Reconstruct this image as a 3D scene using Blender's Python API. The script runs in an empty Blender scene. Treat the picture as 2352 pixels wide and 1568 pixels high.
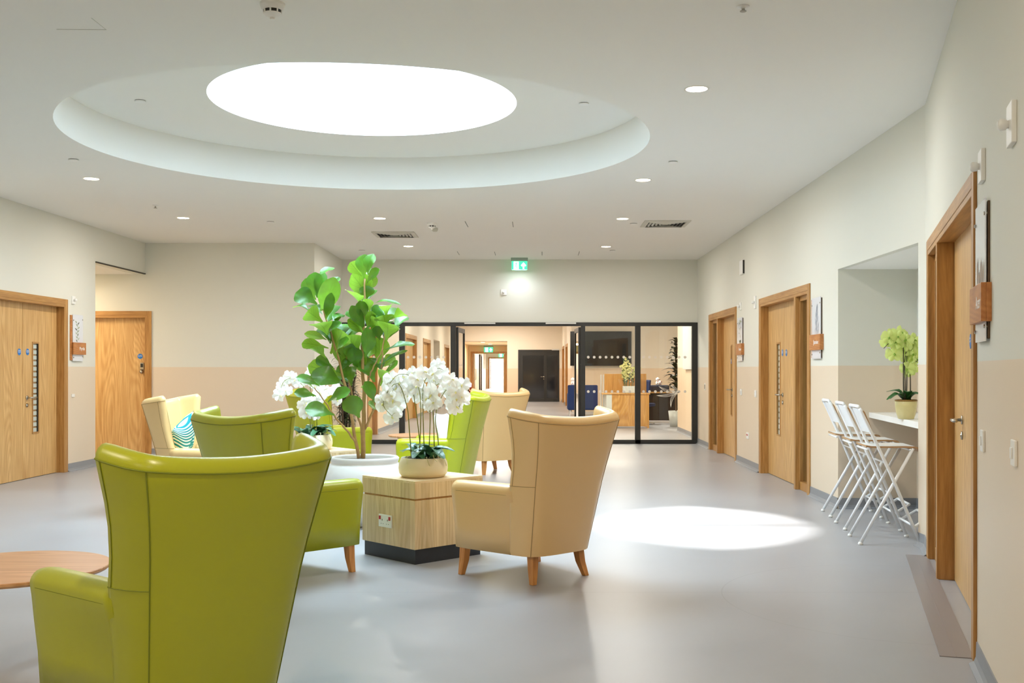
import bpy, bmesh, math, random
from mathutils import Vector, Matrix
random.seed(7)
C = bpy.context.scene.collection
F = 2450.0; CX = 1215.0; HY = 848.0; CAMH = 1.3      # lens and horizon of the photograph (2352 x 1568)
H = 3.218                                           # ceiling height
PI = math.pi
def s2l(c):
    c /= 255.0
    return c/12.92 if c <= .04045 else ((c+.055)/1.055)**2.4
def rgb(r, g, b, a=1): return (s2l(r), s2l(g), s2l(b), a)

# ---------------------------------------------------------------- materials
M = {}
def nodes(name):
    m = bpy.data.materials.new(name); m.use_nodes = True
    nt = m.node_tree; b = nt.nodes['Principled BSDF']
    M[name] = m
    return m, nt, b
def mat(name, col, rough=.5, metal=0, spec=.5, emis=None, es=1, coat=0, sheen=0, trans=0, bump=0, bscale=200, var=0, vscale=3):
    m, nt, b = nodes(name)
    b.inputs['Base Color'].default_value = col; b.inputs['Roughness'].default_value = rough
    b.inputs['Metallic'].default_value = metal; b.inputs['Specular IOR Level'].default_value = spec
    if emis: b.inputs['Emission Color'].default_value = emis; b.inputs['Emission Strength'].default_value = es
    if coat: b.inputs['Coat Weight'].default_value = coat
    if sheen: b.inputs['Sheen Weight'].default_value = sheen
    if trans: b.inputs['Transmission Weight'].default_value = trans
    if bump or var:
        tc = nt.nodes.new('ShaderNodeTexCoord')
    if bump:
        n = nt.nodes.new('ShaderNodeTexNoise'); n.inputs['Scale'].default_value = bscale; n.inputs['Detail'].default_value = 3
        bp = nt.nodes.new('ShaderNodeBump'); bp.inputs['Strength'].default_value = bump; bp.inputs['Distance'].default_value = .002
        nt.links.new(tc.outputs['Object'], n.inputs['Vector']); nt.links.new(n.outputs['Fac'], bp.inputs['Height']); nt.links.new(bp.outputs['Normal'], b.inputs['Normal'])
    if var:
        n = nt.nodes.new('ShaderNodeTexNoise'); n.inputs['Scale'].default_value = vscale
        mx = nt.nodes.new('ShaderNodeMix'); mx.data_type = 'RGBA'
        mx.inputs[6].default_value = tuple(c*(1-var) for c in col[:3])+(1,); mx.inputs[7].default_value = tuple(min(1, c*(1+var)) for c in col[:3])+(1,)
        nt.links.new(tc.outputs['Object'], n.inputs['Vector']); nt.links.new(n.outputs['Fac'], mx.inputs[0]); nt.links.new(mx.outputs[2], b.inputs['Base Color'])
    return m
def ramp(nt, fac, stops):
    r = nt.nodes.new('ShaderNodeValToRGB')
    r.color_ramp.elements[0].position = stops[0][0]; r.color_ramp.elements[0].color = stops[0][1]
    r.color_ramp.elements[1].position = stops[-1][0]; r.color_ramp.elements[1].color = stops[-1][1]
    for p, c in stops[1:-1]:
        e = r.color_ramp.elements.new(p); e.color = c
    nt.links.new(fac, r.inputs[0]); return r
def wood(name, light, dark, axis='z', plank=0, cathedral=.35, rough=.38, scale=1.0):
    m, nt, b = nodes(name); L = nt.links
    tc = nt.nodes.new('ShaderNodeTexCoord')
    st = {'z': (14, 14, .9), 'x': (.9, 14, 14), 'y': (14, .9, 14)}[axis]
    mp = nt.nodes.new('ShaderNodeMapping'); mp.inputs['Scale'].default_value = tuple(v*scale for v in st)
    L.new(tc.outputs['Object'], mp.inputs['Vector'])
    n1 = nt.nodes.new('ShaderNodeTexNoise'); n1.inputs['Scale'].default_value = 2.2; n1.inputs['Detail'].default_value = 7; n1.inputs['Roughness'].default_value = .65
    L.new(mp.outputs[0], n1.inputs['Vector'])
    mp2 = nt.nodes.new('ShaderNodeMapping'); mp2.inputs['Scale'].default_value = {'z': (4.0, 4.0, .42), 'x': (.42, 4.0, 4.0), 'y': (4.0, .42, 4.0)}[axis]
    L.new(tc.outputs['Object'], mp2.inputs['Vector'])
    w = nt.nodes.new('ShaderNodeTexNoise'); w.inputs['Scale'].default_value = 1.0; w.inputs['Detail'].default_value = 0
    L.new(mp2.outputs[0], w.inputs['Vector'])
    ml = nt.nodes.new('ShaderNodeMath'); ml.operation = 'MULTIPLY'; ml.inputs[1].default_value = 150; L.new(w.outputs['Fac'], ml.inputs[0])
    si = nt.nodes.new('ShaderNodeMath'); si.operation = 'SINE'; L.new(ml.outputs[0], si.inputs[0])
    rr = nt.nodes.new('ShaderNodeMapRange'); rr.inputs[1].default_value = -1; rr.inputs[2].default_value = 1; L.new(si.outputs[0], rr.inputs[0])
    mx = nt.nodes.new('ShaderNodeMix'); mx.data_type = 'FLOAT'; mx.inputs[0].default_value = cathedral
    L.new(n1.outputs['Fac'], mx.inputs[2]); L.new(rr.outputs[0], mx.inputs[3])
    mid = tuple((a+c)/2 for a, c in zip(light, dark))
    r = ramp(nt, mx.outputs[0], [(.25, dark), (.5, mid), (.72, light)])
    out = r.outputs[0]
    if plank:
        sp = nt.nodes.new('ShaderNodeSeparateXYZ'); L.new(tc.outputs['Object'], sp.inputs[0])
        a = nt.nodes.new('ShaderNodeMath'); a.operation = 'ADD'; L.new(sp.outputs[0], a.inputs[0]); L.new(sp.outputs[1], a.inputs[1])
        a2 = nt.nodes.new('ShaderNodeMath'); a2.operation = 'MULTIPLY'; a2.inputs[1].default_value = 1/plank; L.new(a.outputs[0], a2.inputs[0])
        fl = nt.nodes.new('ShaderNodeMath'); fl.operation = 'FLOOR'; L.new(a2.outputs[0], fl.inputs[0])
        wn = nt.nodes.new('ShaderNodeTexWhiteNoise'); wn.noise_dimensions = '1D'; L.new(fl.outputs[0], wn.inputs['W'])
        hsv = nt.nodes.new('ShaderNodeHueSaturation'); L.new(out, hsv.inputs['Color'])
        mr = nt.nodes.new('ShaderNodeMapRange'); mr.inputs[3].default_value = .86; mr.inputs[4].default_value = 1.1
        L.new(wn.outputs[0], mr.inputs[0]); L.new(mr.outputs[0], hsv.inputs['Value']); out = hsv.outputs[0]
    L.new(out, b.inputs['Base Color']); b.inputs['Roughness'].default_value = rough
    return m

OL, OD = rgb(222, 178, 116), rgb(178, 122, 62)
wood('oak_door', rgb(224, 186, 126), rgb(184, 136, 76), 'z', cathedral=.15)
wood('oak_frame', rgb(202, 154, 90), rgb(148, 99, 46), 'z', cathedral=.05)
wood('oak_head', rgb(202, 154, 90), rgb(148, 99, 46), 'x', cathedral=.05)
wood('oak_sign', rgb(204, 140, 78), rgb(166, 98, 48), 'x', cathedral=.15)
wood('pale_ply', rgb(236, 214, 172), rgb(196, 164, 112), 'z', plank=.055, cathedral=.12, rough=.42)
wood('pale_ply_top', rgb(240, 220, 184), rgb(216, 188, 142), 'x', cathedral=.1, rough=.35)
wood('table_wood', rgb(226, 176, 130), rgb(190, 132, 84), 'x', cathedral=.2, rough=.33)
wood('chair_leg', rgb(222, 160, 96), rgb(182, 118, 60), 'z', cathedral=.15, rough=.35)
wood('desk_oak', rgb(226, 176, 104), rgb(188, 134, 66), 'z', cathedral=.25)
GREEN = rgb(172, 178, 6)
def leather(name, col, seam=False):
    m, nt, b = nodes(name); L = nt.links
    b.inputs['Base Color'].default_value = col; b.inputs['Roughness'].default_value = .34; b.inputs['Specular IOR Level'].default_value = .75
    tc = nt.nodes.new('ShaderNodeTexCoord')
    n = nt.nodes.new('ShaderNodeTexVoronoi'); n.inputs['Scale'].default_value = 420
    n2 = nt.nodes.new('ShaderNodeTexNoise'); n2.inputs['Scale'].default_value = 5; n2.inputs['Detail'].default_value = 2
    bp = nt.nodes.new('ShaderNodeBump'); bp.inputs['Strength'].default_value = .08; bp.inputs['Distance'].default_value = .001
    bp2 = nt.nodes.new('ShaderNodeBump'); bp2.inputs['Strength'].default_value = .35; bp2.inputs['Distance'].default_value = .01
    L.new(tc.outputs['Object'], n.inputs['Vector']); L.new(tc.outputs['Object'], n2.inputs['Vector'])
    L.new(n.outputs['Distance'], bp.inputs['Height']); L.new(n2.outputs['Fac'], bp2.inputs['Height']); L.new(bp.outputs[0], bp2.inputs['Normal']); L.new(bp2.outputs[0], b.inputs['Normal'])
    return m
leather('green_leather', GREEN); leather('cream_leather', rgb(238, 200, 138))
mat('green_seam', rgb(120, 130, 14), .6); mat('cream_seam', rgb(176, 142, 90), .6)
mat('ceiling_paint', rgb(238, 237, 232), .9, var=.012, vscale=.8)
mat('white_paint', rgb(240, 240, 236), .8)
mat('shaft_paint', rgb(248, 248, 248), .85)
mat('white_plastic', rgb(238, 238, 235), .4)
mat('shade_plastic', rgb(200, 200, 190), .5)
mat('dark_plastic', rgb(40, 38, 34), .5)
mat('black_frame', rgb(42, 42, 40), .42)
mat('dark_glass', rgb(38, 38, 40), .06, spec=.7)
mat('tv_screen', rgb(20, 23, 28), .12, spec=.6)
mat('steel', rgb(190, 184, 172), .25, metal=1)
mat('silver_paint', rgb(214, 214, 210), .35)
mat('white_metal', rgb(238, 240, 242), .32)
mat('counter_white', rgb(246, 246, 244), .25)
mat('skirting_grey', rgb(140, 142, 146), .5)
mat('kick_black', rgb(42, 46, 54), .55, var=.15, vscale=30)
mat('planter_stone', rgb(226, 226, 224), .75, bump=.3, bscale=60, var=.03, vscale=8)
mat('bowl_cream', rgb(226, 214, 184), .55, bump=.1, bscale=80)
mat('pot_glaze', rgb(214, 200, 142), .28, var=.12, vscale=16)
mat('pot_rim', rgb(140, 104, 40), .35, var=.3, vscale=60)
mat('soil', rgb(62, 54, 44), .95, bump=1, bscale=120, var=.5, vscale=90)
mat('gravel', rgb(150, 146, 140), .95, bump=1, bscale=160, var=.35, vscale=140)
mat('bark', rgb(176, 142, 92), .8, bump=.8, bscale=70, var=.25, vscale=20)
mat('bark_dark', rgb(96, 76, 58), .8, bump=.6, bscale=70, var=.2, vscale=20)
mat('orchid_stem', rgb(128, 132, 50), .5, var=.3, vscale=18)
mat('orchid_stem_dark', rgb(56, 50, 36), .5)
mat('orchid_leaf', rgb(62, 108, 74), .35, var=.25, vscale=10)
mat('orchid_leaf_green', rgb(48, 96, 44), .35, var=.25, vscale=10)
mat('root', rgb(210, 206, 160), .6)
mat('petal_lip', rgb(236, 232, 160), .5)
mat('petal_lip_green', rgb(130, 170, 50), .5)
mat('blue_sticker', rgb(30, 120, 200), .4); mat('white_ink', rgb(245, 245, 245), .5)
mat('sticker_dot', rgb(226, 220, 210), .5)
mat('acrylic_print', rgb(222, 226, 234), .15)
mat('print_green', rgb(150, 164, 130), .5); mat('print_grey', rgb(150, 158, 172), .5); mat('print_dark', rgb(70, 80, 66), .5); mat('print_brown', rgb(150, 128, 96), .5); mat('print_pink', rgb(222, 202, 190), .5)
mat('socket_red', rgb(190, 24, 40), .4)
mat('frost', rgb(236, 242, 240), .4)
mat('blind_olive', rgb(112, 90, 42), .7)
mat('interior_grey', rgb(206, 212, 212), .6)
mat('navy_fabric', rgb(20, 44, 92), .85, var=.1, vscale=20)
mat('navy_dark', rgb(34, 38, 62), .8)
mat('desk_dark', rgb(40, 32, 28), .6)
mat('red_flower', rgb(150, 40, 28), .6); mat('yellow_flower', rgb(222, 220, 150), .6, var=.15, vscale=30)
mat('dark_leaf', rgb(40, 56, 26), .45, var=.3, vscale=12)
mat('bamboo_leaf', rgb(52, 64, 30), .5, var=.3, vscale=12)
mat('vase_white', rgb(216, 222, 216), .3)
mat('art_white', rgb(244, 240, 228), .5)
mat('edge_ply', rgb(176, 136, 92), .5)
mat('cushion_white', rgb(244, 244, 246), .85, sheen=.2)
mat('threshold_metal', rgb(150, 144, 144), .4, metal=.2)
mat('cavity', rgb(12, 12, 12), .9)
mat('vent_paint', rgb(206, 204, 194), .6)
mat('sprinkler_metal', rgb(160, 160, 152), .35, metal=.7)
mat('downlight_glow', rgb(255, 240, 215), .5, emis=(1, .80, .56, 1), es=14)
mat('exit_green', rgb(40, 190, 130), .5, emis=rgb(70, 230, 165), es=1.1)
mat('exit_white', rgb(255, 255, 255), .5, emis=(1, 1, 1, 1), es=1.5)
mat('exit_body', rgb(150, 168, 158), .5)

def leafmat(name, top, under, rough=.35):
    m, nt, b = nodes(name); L = nt.links
    g = nt.nodes.new('ShaderNodeNewGeometry'); tc = nt.nodes.new('ShaderNodeTexCoord')
    n = nt.nodes.new('ShaderNodeTexNoise'); n.inputs['Scale'].default_value = 9; L.new(tc.outputs['Object'], n.inputs['Vector'])
    d = tuple(c*.45 for c in top[:3])+(1,)
    r = ramp(nt, n.outputs['Fac'], [(.38, d), (.62, top)])
    # veins from the leaf's own uv
    sp = nt.nodes.new('ShaderNodeSeparateXYZ'); L.new(tc.outputs['UV'], sp.inputs[0])
    def mth(op, a, bb):
        x = nt.nodes.new('ShaderNodeMath'); x.operation = op
        for i, v in enumerate((a, bb)):
            if v is None: continue
            if isinstance(v, (int, float)): x.inputs[i].default_value = v
            else: L.new(v, x.inputs[i])
        return x.outputs[0]
    ax = mth('ABSOLUTE', mth('SUBTRACT', sp.outputs[0], .5), None)
    mid = mth('LESS_THAN', ax, .03)
    vv = mth('SUBTRACT', mth('MULTIPLY', sp.outputs[1], 6.0), mth('MULTIPLY', ax, 5.0))
    fr = mth('FRACT', vv, None); ve = mth('LESS_THAN', fr, .09)
    vein = mth('MAXIMUM', mid, ve)
    mx0 = nt.nodes.new('ShaderNodeMix'); mx0.data_type = 'RGBA'; L.new(g.outputs['Backfacing'], mx0.inputs[0]); L.new(r.outputs[0], mx0.inputs[6]); mx0.inputs[7].default_value = under
    mx1 = nt.nodes.new('ShaderNodeMix'); mx1.data_type = 'RGBA'
    L.new(mth('MULTIPLY', vein, .45), mx1.inputs[0]); L.new(mx0.outputs[2], mx1.inputs[6]); mx1.inputs[7].default_value = tuple(c*.5 for c in top[:3])+(1,)
    L.new(mx1.outputs[2], b.inputs['Base Color']); b.inputs['Roughness'].default_value = rough; b.inputs['Coat Weight'].default_value = .3; b.inputs['Coat Roughness'].default_value = .3
    tr = nt.nodes.new('ShaderNodeBsdfTranslucent'); tr.inputs[0].default_value = tuple(min(1, c*1.5) for c in under[:3])+(1,)
    ms = nt.nodes.new('ShaderNodeMixShader'); ms.inputs[0].default_value = .22
    out = nt.nodes['Material Output']; L.new(b.outputs[0], ms.inputs[1]); L.new(tr.outputs[0], ms.inputs[2]); L.new(ms.outputs[0], out.inputs[0])
leafmat('fig_leaf', rgb(62, 126, 20), rgb(142, 184, 60), .36)
def petalmat(name, col, tcol):
    m, nt, b = nodes(name); L = nt.links
    b.inputs['Base Color'].default_value = col; b.inputs['Roughness'].default_value = .6
    tr = nt.nodes.new('ShaderNodeBsdfTranslucent'); tr.inputs[0].default_value = tcol
    ms = nt.nodes.new('ShaderNodeMixShader'); ms.inputs[0].default_value = .35
    out = nt.nodes['Material Output']; L.new(b.outputs[0], ms.inputs[1]); L.new(tr.outputs[0], ms.inputs[2]); L.new(ms.outputs[0], out.inputs[0])
petalmat('petal_white', rgb(250, 250, 248), rgb(255, 255, 252)); petalmat('petal_green', rgb(224, 238, 150), rgb(232, 246, 160))

def wallmat(name, up, low, zsplit=1.335):
    m, nt, b = nodes(name); L = nt.links
    g = nt.nodes.new('ShaderNodeNewGeometry'); sp = nt.nodes.new('ShaderNodeSeparateXYZ'); L.new(g.outputs['Position'], sp.inputs[0])
    a = nt.nodes.new('ShaderNodeMath'); a.operation = 'GREATER_THAN'; a.inputs[1].default_value = zsplit; L.new(sp.outputs[2], a.inputs[0])
    mx = nt.nodes.new('ShaderNodeMix'); mx.data_type = 'RGBA'; L.new(a.outputs[0], mx.inputs[0]); mx.inputs[6].default_value = low; mx.inputs[7].default_value = up
    L.new(mx.outputs[2], b.inputs['Base Color'])
    r = nt.nodes.new('ShaderNodeMapRange'); r.inputs[3].default_value = .45; r.inputs[4].default_value = .85; L.new(a.outputs[0], r.inputs[0]); L.new(r.outputs[0], b.inputs['Roughness'])
wallmat('wall_paint', rgb(222, 222, 212), rgb(224, 208, 186))
wallmat('wall_paint_far', rgb(236, 226, 208), rgb(232, 208, 178))
mat('corridor_paint', rgb(226, 202, 164), .7)

def floormat():
    m, nt, b = nodes('vinyl_floor'); L = nt.links
    g = nt.nodes.new('ShaderNodeNewGeometry'); sp = nt.nodes.new('ShaderNodeSeparateXYZ'); L.new(g.outputs['Position'], sp.inputs[0])
    def mth(op, a, bb=None):
        x = nt.nodes.new('ShaderNodeMath'); x.operation = op
        for i, v in enumerate((a, bb)):
            if v is None: continue
            if isinstance(v, (int, float)): x.inputs[i].default_value = v
            else: L.new(v, x.inputs[i])
        return x.outputs[0]
    n = nt.nodes.new('ShaderNodeTexNoise'); n.inputs['Scale'].default_value = 1.3; n.inputs['Detail'].default_value = 5; L.new(g.outputs['Position'], n.inputs['Vector'])
    n2 = nt.nodes.new('ShaderNodeTexNoise'); n2.inputs['Scale'].default_value = 260; L.new(g.outputs['Position'], n2.inputs['Vector'])
    r = ramp(nt, n.outputs['Fac'], [(.3, rgb(156, 157, 161)), (.7, rgb(166, 167, 171))])
    seams = None
    for y0 in (11.02, 6.22, 2.6, 15.9):
        s = mth('LESS_THAN', mth('ABSOLUTE', mth('SUBTRACT', sp.outputs[1], y0)), .004)
        seams = s if seams is None else mth('MAXIMUM', seams, s)
    dx = mth('SUBTRACT', sp.outputs[0], 2.15); dy = mth('SUBTRACT', sp.outputs[1], 6.05)
    d = mth('SQRT', mth('ADD', mth('MULTIPLY', dx, dx), mth('MULTIPLY', dy, dy)))
    seams = mth('MAXIMUM', seams, mth('LESS_THAN', mth('ABSOLUTE', mth('SUBTRACT', d, 1.04)), .003))
    mx = nt.nodes.new('ShaderNodeMix'); mx.data_type = 'RGBA'; L.new(mth('MULTIPLY', seams, .22), mx.inputs[0]); L.new(r.outputs[0], mx.inputs[6]); mx.inputs[7].default_value = rgb(96, 92, 90)
    L.new(mx.outputs[2], b.inputs['Base Color'])
    mr = nt.nodes.new('ShaderNodeMapRange'); mr.inputs[3].default_value = .30; mr.inputs[4].default_value = .40; L.new(n.outputs['Fac'], mr.inputs[0]); L.new(mr.outputs[0], b.inputs['Roughness'])
    bp = nt.nodes.new('ShaderNodeBump'); bp.inputs['Strength'].default_value = .04; bp.inputs['Distance'].default_value = .001; L.new(n2.outputs['Fac'], bp.inputs['Height']); L.new(bp.outputs[0], b.inputs['Normal'])
    b.inputs['Specular IOR Level'].default_value = .5
floormat()
def glassmat():
    m, nt, b = nodes('clear_glass'); L = nt.links
    tr = nt.nodes.new('ShaderNodeBsdfTransparent'); tr.inputs[0].default_value = (.93, .95, .94, 1)
    gl = nt.nodes.new('ShaderNodeBsdfGlossy'); gl.inputs['Roughness'].default_value = .01
    fr = nt.nodes.new('ShaderNodeFresnel'); fr.inputs[0].default_value = 1.5
    a = nt.nodes.new('ShaderNodeMath'); a.operation = 'MULTIPLY'; a.inputs[1].default_value = 1.6; L.new(fr.outputs[0], a.inputs[0])
    ge = nt.nodes.new('ShaderNodeNewGeometry'); iv = nt.nodes.new('ShaderNodeMath'); iv.operation = 'SUBTRACT'; iv.inputs[0].default_value = 1; L.new(ge.outputs['Backfacing'], iv.inputs[1])
    a2 = nt.nodes.new('ShaderNodeMath'); a2.operation = 'MULTIPLY'; a2.use_clamp = True; L.new(a.outputs[0], a2.inputs[0]); L.new(iv.outputs[0], a2.inputs[1]); a = a2
    ms = nt.nodes.new('ShaderNodeMixShader'); L.new(a.outputs[0], ms.inputs[0]); L.new(tr.outputs[0], ms.inputs[1]); L.new(gl.outputs[0], ms.inputs[2])
    L.new(ms.outputs[0], nt.nodes['Material Output'].inputs[0])
glassmat()
def palmcushion():
    m, nt, b = nodes('palm_fabric'); L = nt.links
    tc = nt.nodes.new('ShaderNodeTexCoord'); sp = nt.nodes.new('ShaderNodeSeparateXYZ'); L.new(tc.outputs['Object'], sp.inputs[0])
    def mth(op, a, bb=None):
        x = nt.nodes.new('ShaderNodeMath'); x.operation = op
        for i, v in enumerate((a, bb)):
            if v is None: continue
            if isinstance(v, (int, float)): x.inputs[i].default_value = v
            else: L.new(v, x.inputs[i])
        return x.outputs[0]
    out = None
    for ox, oz, k, ph in ((-.24, .26, 58, 0), (.24, -.22, 44, 1.3)):
        dx = mth('ADD', sp.outputs[0], ox); dz = mth('ADD', sp.outputs[2], -oz)
        d = mth('SQRT', mth('ADD', mth('MULTIPLY', dx, dx), mth('MULTIPLY', dz, dz))); an = mth('ARCTAN2', dz, dx)
        f = mth('SINE', mth('ADD', mth('MULTIPLY', mth('ADD', an, mth('MULTIPLY', d, 1.6)), k), ph))
        f = mth('MULTIPLY', mth('ADD', f, .4), mth('LESS_THAN', d, .52 if out is None else .28))
        out = f if out is None else mth('MAXIMUM', out, f)
    r = ramp(nt, out, [(.0, rgb(240, 246, 244)), (.25, rgb(110, 205, 205)), (.8, rgb(14, 140, 150))])
    L.new(r.outputs[0], b.inputs['Base Color']); b.inputs['Roughness'].default_value = .85
palmcushion()

# ---------------------------------------------------------------- helpers
def tag(o, label=None, cat=None, group=None, kind=None):
    if label: o['label'] = label
    if cat: o['category'] = cat
    if group: o['group'] = group
    if kind: o['kind'] = kind
    return o
def empty(name, loc=(0, 0, 0), rz=0, label=None, cat=None, group=None, kind=None):
    o = bpy.data.objects.new(name, None); C.objects.link(o); o.location = loc; o.rotation_euler = (0, 0, rz); o.empty_display_size = .1
    return tag(o, label, cat, group, kind)
class MB:
    def __init__(s): s.bm = bmesh.new(); s.uv = None
    def box(s, x0, x1, y0, y1, z0, z1, mtx=None):
        x0, x1 = min(x0, x1), max(x0, x1); y0, y1 = min(y0, y1), max(y0, y1); z0, z1 = min(z0, z1), max(z0, z1)
        v = [s.bm.verts.new(Vector(p) if mtx is None else mtx @ Vector(p)) for p in ((x0,y0,z0),(x1,y0,z0),(x1,y1,z0),(x0,y1,z0),(x0,y0,z1),(x1,y0,z1),(x1,y1,z1),(x0,y1,z1))]
        for f in ((0,3,2,1),(4,5,6,7),(0,1,5,4),(1,2,6,5),(2,3,7,6),(3,0,4,7)): s.bm.faces.new([v[i] for i in f])
        return s
    def quad(s, *p):
        s.bm.faces.new([s.bm.verts.new(Vector(q)) for q in p]); return s
    def lathe(s, prof, n=48, c=(0, 0, 0), mtx=None):
        rings = []
        for r, z in prof:
            if r < 1e-5: rings.append([s.bm.verts.new(Vector((c[0], c[1], c[2]+z)) if mtx is None else mtx @ Vector((0, 0, z)))])
            else:
                ring = []
                for i in range(n):
                    a = 2*PI*i/n; p = Vector((r*math.cos(a), r*math.sin(a), z))
                    ring.append(s.bm.verts.new(p+Vector(c) if mtx is None else mtx @ p))
                rings.append(ring)
        for a, b in zip(rings, rings[1:]):
            if len(a) == 1 and len(b) == 1: continue
            for i in range(n):
                j = (i+1) % n
                if len(a) == 1: s.bm.faces.new((a[0], b[j], b[i]))
                elif len(b) == 1: s.bm.faces.new((a[i], a[j], b[0]))
                else: s.bm.faces.new((a[i], a[j], b[j], b[i]))
        return s
    def tube(s, pts, r, n=10, cap=True):
        pts = [Vector(p) for p in pts]; rs = r if isinstance(r, (list, tuple)) else [r]*len(pts)
        rings = []; up = None
        for i, p in enumerate(pts):
            d = (pts[min(i+1, len(pts)-1)]-pts[max(i-1, 0)]).normalized()
            if up is None:
                up = Vector((0, 0, 1)) if abs(d.z) < .9 else Vector((1, 0, 0))
            a = d.cross(up).normalized(); b = a.cross(d).normalized(); up = b
            rings.append([s.bm.verts.new(p+(a*math.cos(2*PI*k/n)+b*math.sin(2*PI*k/n))*rs[i]) for k in range(n)])
        for A, B in zip(rings, rings[1:]):
            for k in range(n): s.bm.faces.new((A[k], A[(k+1) % n], B[(k+1) % n], B[k]))
        if cap: s.bm.faces.new(rings[0][::-1]); s.bm.faces.new(rings[-1])
        return s
    def grid(s, rows, closed=False):
        vs = [[s.bm.verts.new(Vector(p)) for p in row] for row in rows]
        for a, b in zip(vs, vs[1:]):
            n = len(a)
            for i in range(n if closed else n-1):
                s.bm.faces.new((a[i], a[(i+1) % n], b[(i+1) % n], b[i]))
        return vs
    def prism(s, poly, z0, z1):
        a = [s.bm.verts.new((x, y, z0)) for x, y in poly]; b = [s.bm.verts.new((x, y, z1)) for x, y in poly]
        n = len(poly); s.bm.faces.new(a[::-1]); s.bm.faces.new(b)
        for i in range(n): s.bm.faces.new((a[i], a[(i+1) % n], b[(i+1) % n], b[i]))
        return s
    def build(s, name, m, parent=None, smooth=False, bevel=0, loc=None, rot=None, sub=0, fix=True, weighted=True):
        me = bpy.data.meshes.new(name)
        if fix: bmesh.ops.recalc_face_normals(s.bm, faces=s.bm.faces)
        s.bm.to_mesh(me); s.bm.free()
        me.materials.append(M[m])
        o = bpy.data.objects.new(name, me); C.objects.link(o)
        if parent is not None: o.parent = parent
        if loc: o.location = loc
        if rot: o.rotation_euler = rot
        if smooth:
            for p in me.polygons: p.use_smooth = True
        if bevel:
            b = o.modifiers.new('bevel', 'BEVEL'); b.width = bevel; b.segments = 2; b.limit_method = 'ANGLE'; b.angle_limit = .6
        if sub:
            b = o.modifiers.new('sub', 'SUBSURF'); b.levels = sub; b.render_levels = sub
        return o
def text(name, body, size, m, parent, loc, rot=(PI/2, 0, 0), ext=.0008, align='LEFT'):
    cu = bpy.data.curves.new(name, 'FONT'); cu.body = body; cu.size = size; cu.extrude = ext; cu.align_x = align; cu.align_y = 'CENTER'
    t = bpy.data.objects.new(name+'_curve', cu); C.objects.link(t)
    dg = bpy.context.evaluated_depsgraph_get(); me = bpy.data.meshes.new_from_object(t.evaluated_get(dg))
    bpy.data.objects.remove(t); bpy.data.curves.remove(cu)
    me.materials.clear(); me.materials.append(M[m])
    o = bpy.data.objects.new(name, me); C.objects.link(o); o.parent = parent; o.location = loc; o.rotation_euler = rot
    return o
def copy_tree(o, parent=None):
    c = o.copy(); C.objects.link(c); c.parent = parent
    for ch in list(o.children): copy_tree(ch, c)
    return c

# a point of the place from where the photograph shows it, at a known distance
def at(px, py, Y): return Vector(((px-CX)/F*Y, Y, CAMH+(HY-py)/F*Y))
class Wall:
    def __init__(s, p0, p1):
        s.p0 = Vector(p0); s.p1 = Vector(p1); s.d = (s.p1-s.p0).normalized(); s.len = (s.p1-s.p0).length
        s.rz = math.atan2(s.d.y, s.d.x); s.n = Vector((-s.d.y, s.d.x))       # local +y = into the wall, away from the room
    def hit(s, px, off=0):                                                  # (u along the wall, depth Y)
        q = s.p0+s.n*off; k = (px-CX)/F
        # q.x+u*d.x = k*(q.y+u*d.y)
        u = (k*q.y-q.x)/(s.d.x-k*s.d.y); return u, q.y+u*s.d.y
    def u(s, px, off=0): return s.hit(px, off)[0]
    def z(s, px, py, off=0): return CAMH+(HY-py)/F*s.hit(px, off)[1]
    def loc(s, u, off=0, z=0):
        q = s.p0+s.d*u+s.n*off; return (q.x, q.y, z)
def build_wall(name, w, z1=H, openings=(), th=.15, m='wall_paint', z0=0, label=None, end0=0, end1=0):
    b = MB(); xs = sorted({-end0, w.len+end1, *[o[0] for o in openings], *[o[1] for o in openings]})
    for a, c in zip(xs, xs[1:]):
        if c-a < 1e-4: continue
        mid = (a+c)/2; op = [o for o in openings if o[0] < mid < o[1]]
        if not op: b.box(a, c, 0, th, z0, z1)
        else:
            o = op[0]
            if o[2] > z0+1e-3: b.box(a, c, 0, th, z0, o[2])
            if o[3] < z1-1e-3: b.box(a, c, 0, th, o[3], z1)
    ob = b.build(name, m, loc=(w.p0.x, w.p0.y, 0), rot=(0, 0, w.rz))
    return tag(ob, label, 'wall', kind='structure')
def baseboard(name, w, spans, label):
    b = MB()
    for a, c in spans:
        prof = [(0, .1), (-.006, .1), (-.008, .035), (-.016, .014), (-.036, .003), (-.036, 0), (0, 0)]
        rows = [[(a, y, z) for y, z in prof], [(c, y, z) for y, z in prof]]
        b.grid(rows)
    return tag(b.build(name, 'skirting_grey', loc=(w.p0.x, w.p0.y, 0), rot=(0, 0, w.rz)), label, 'baseboard', kind='structure')

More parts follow.
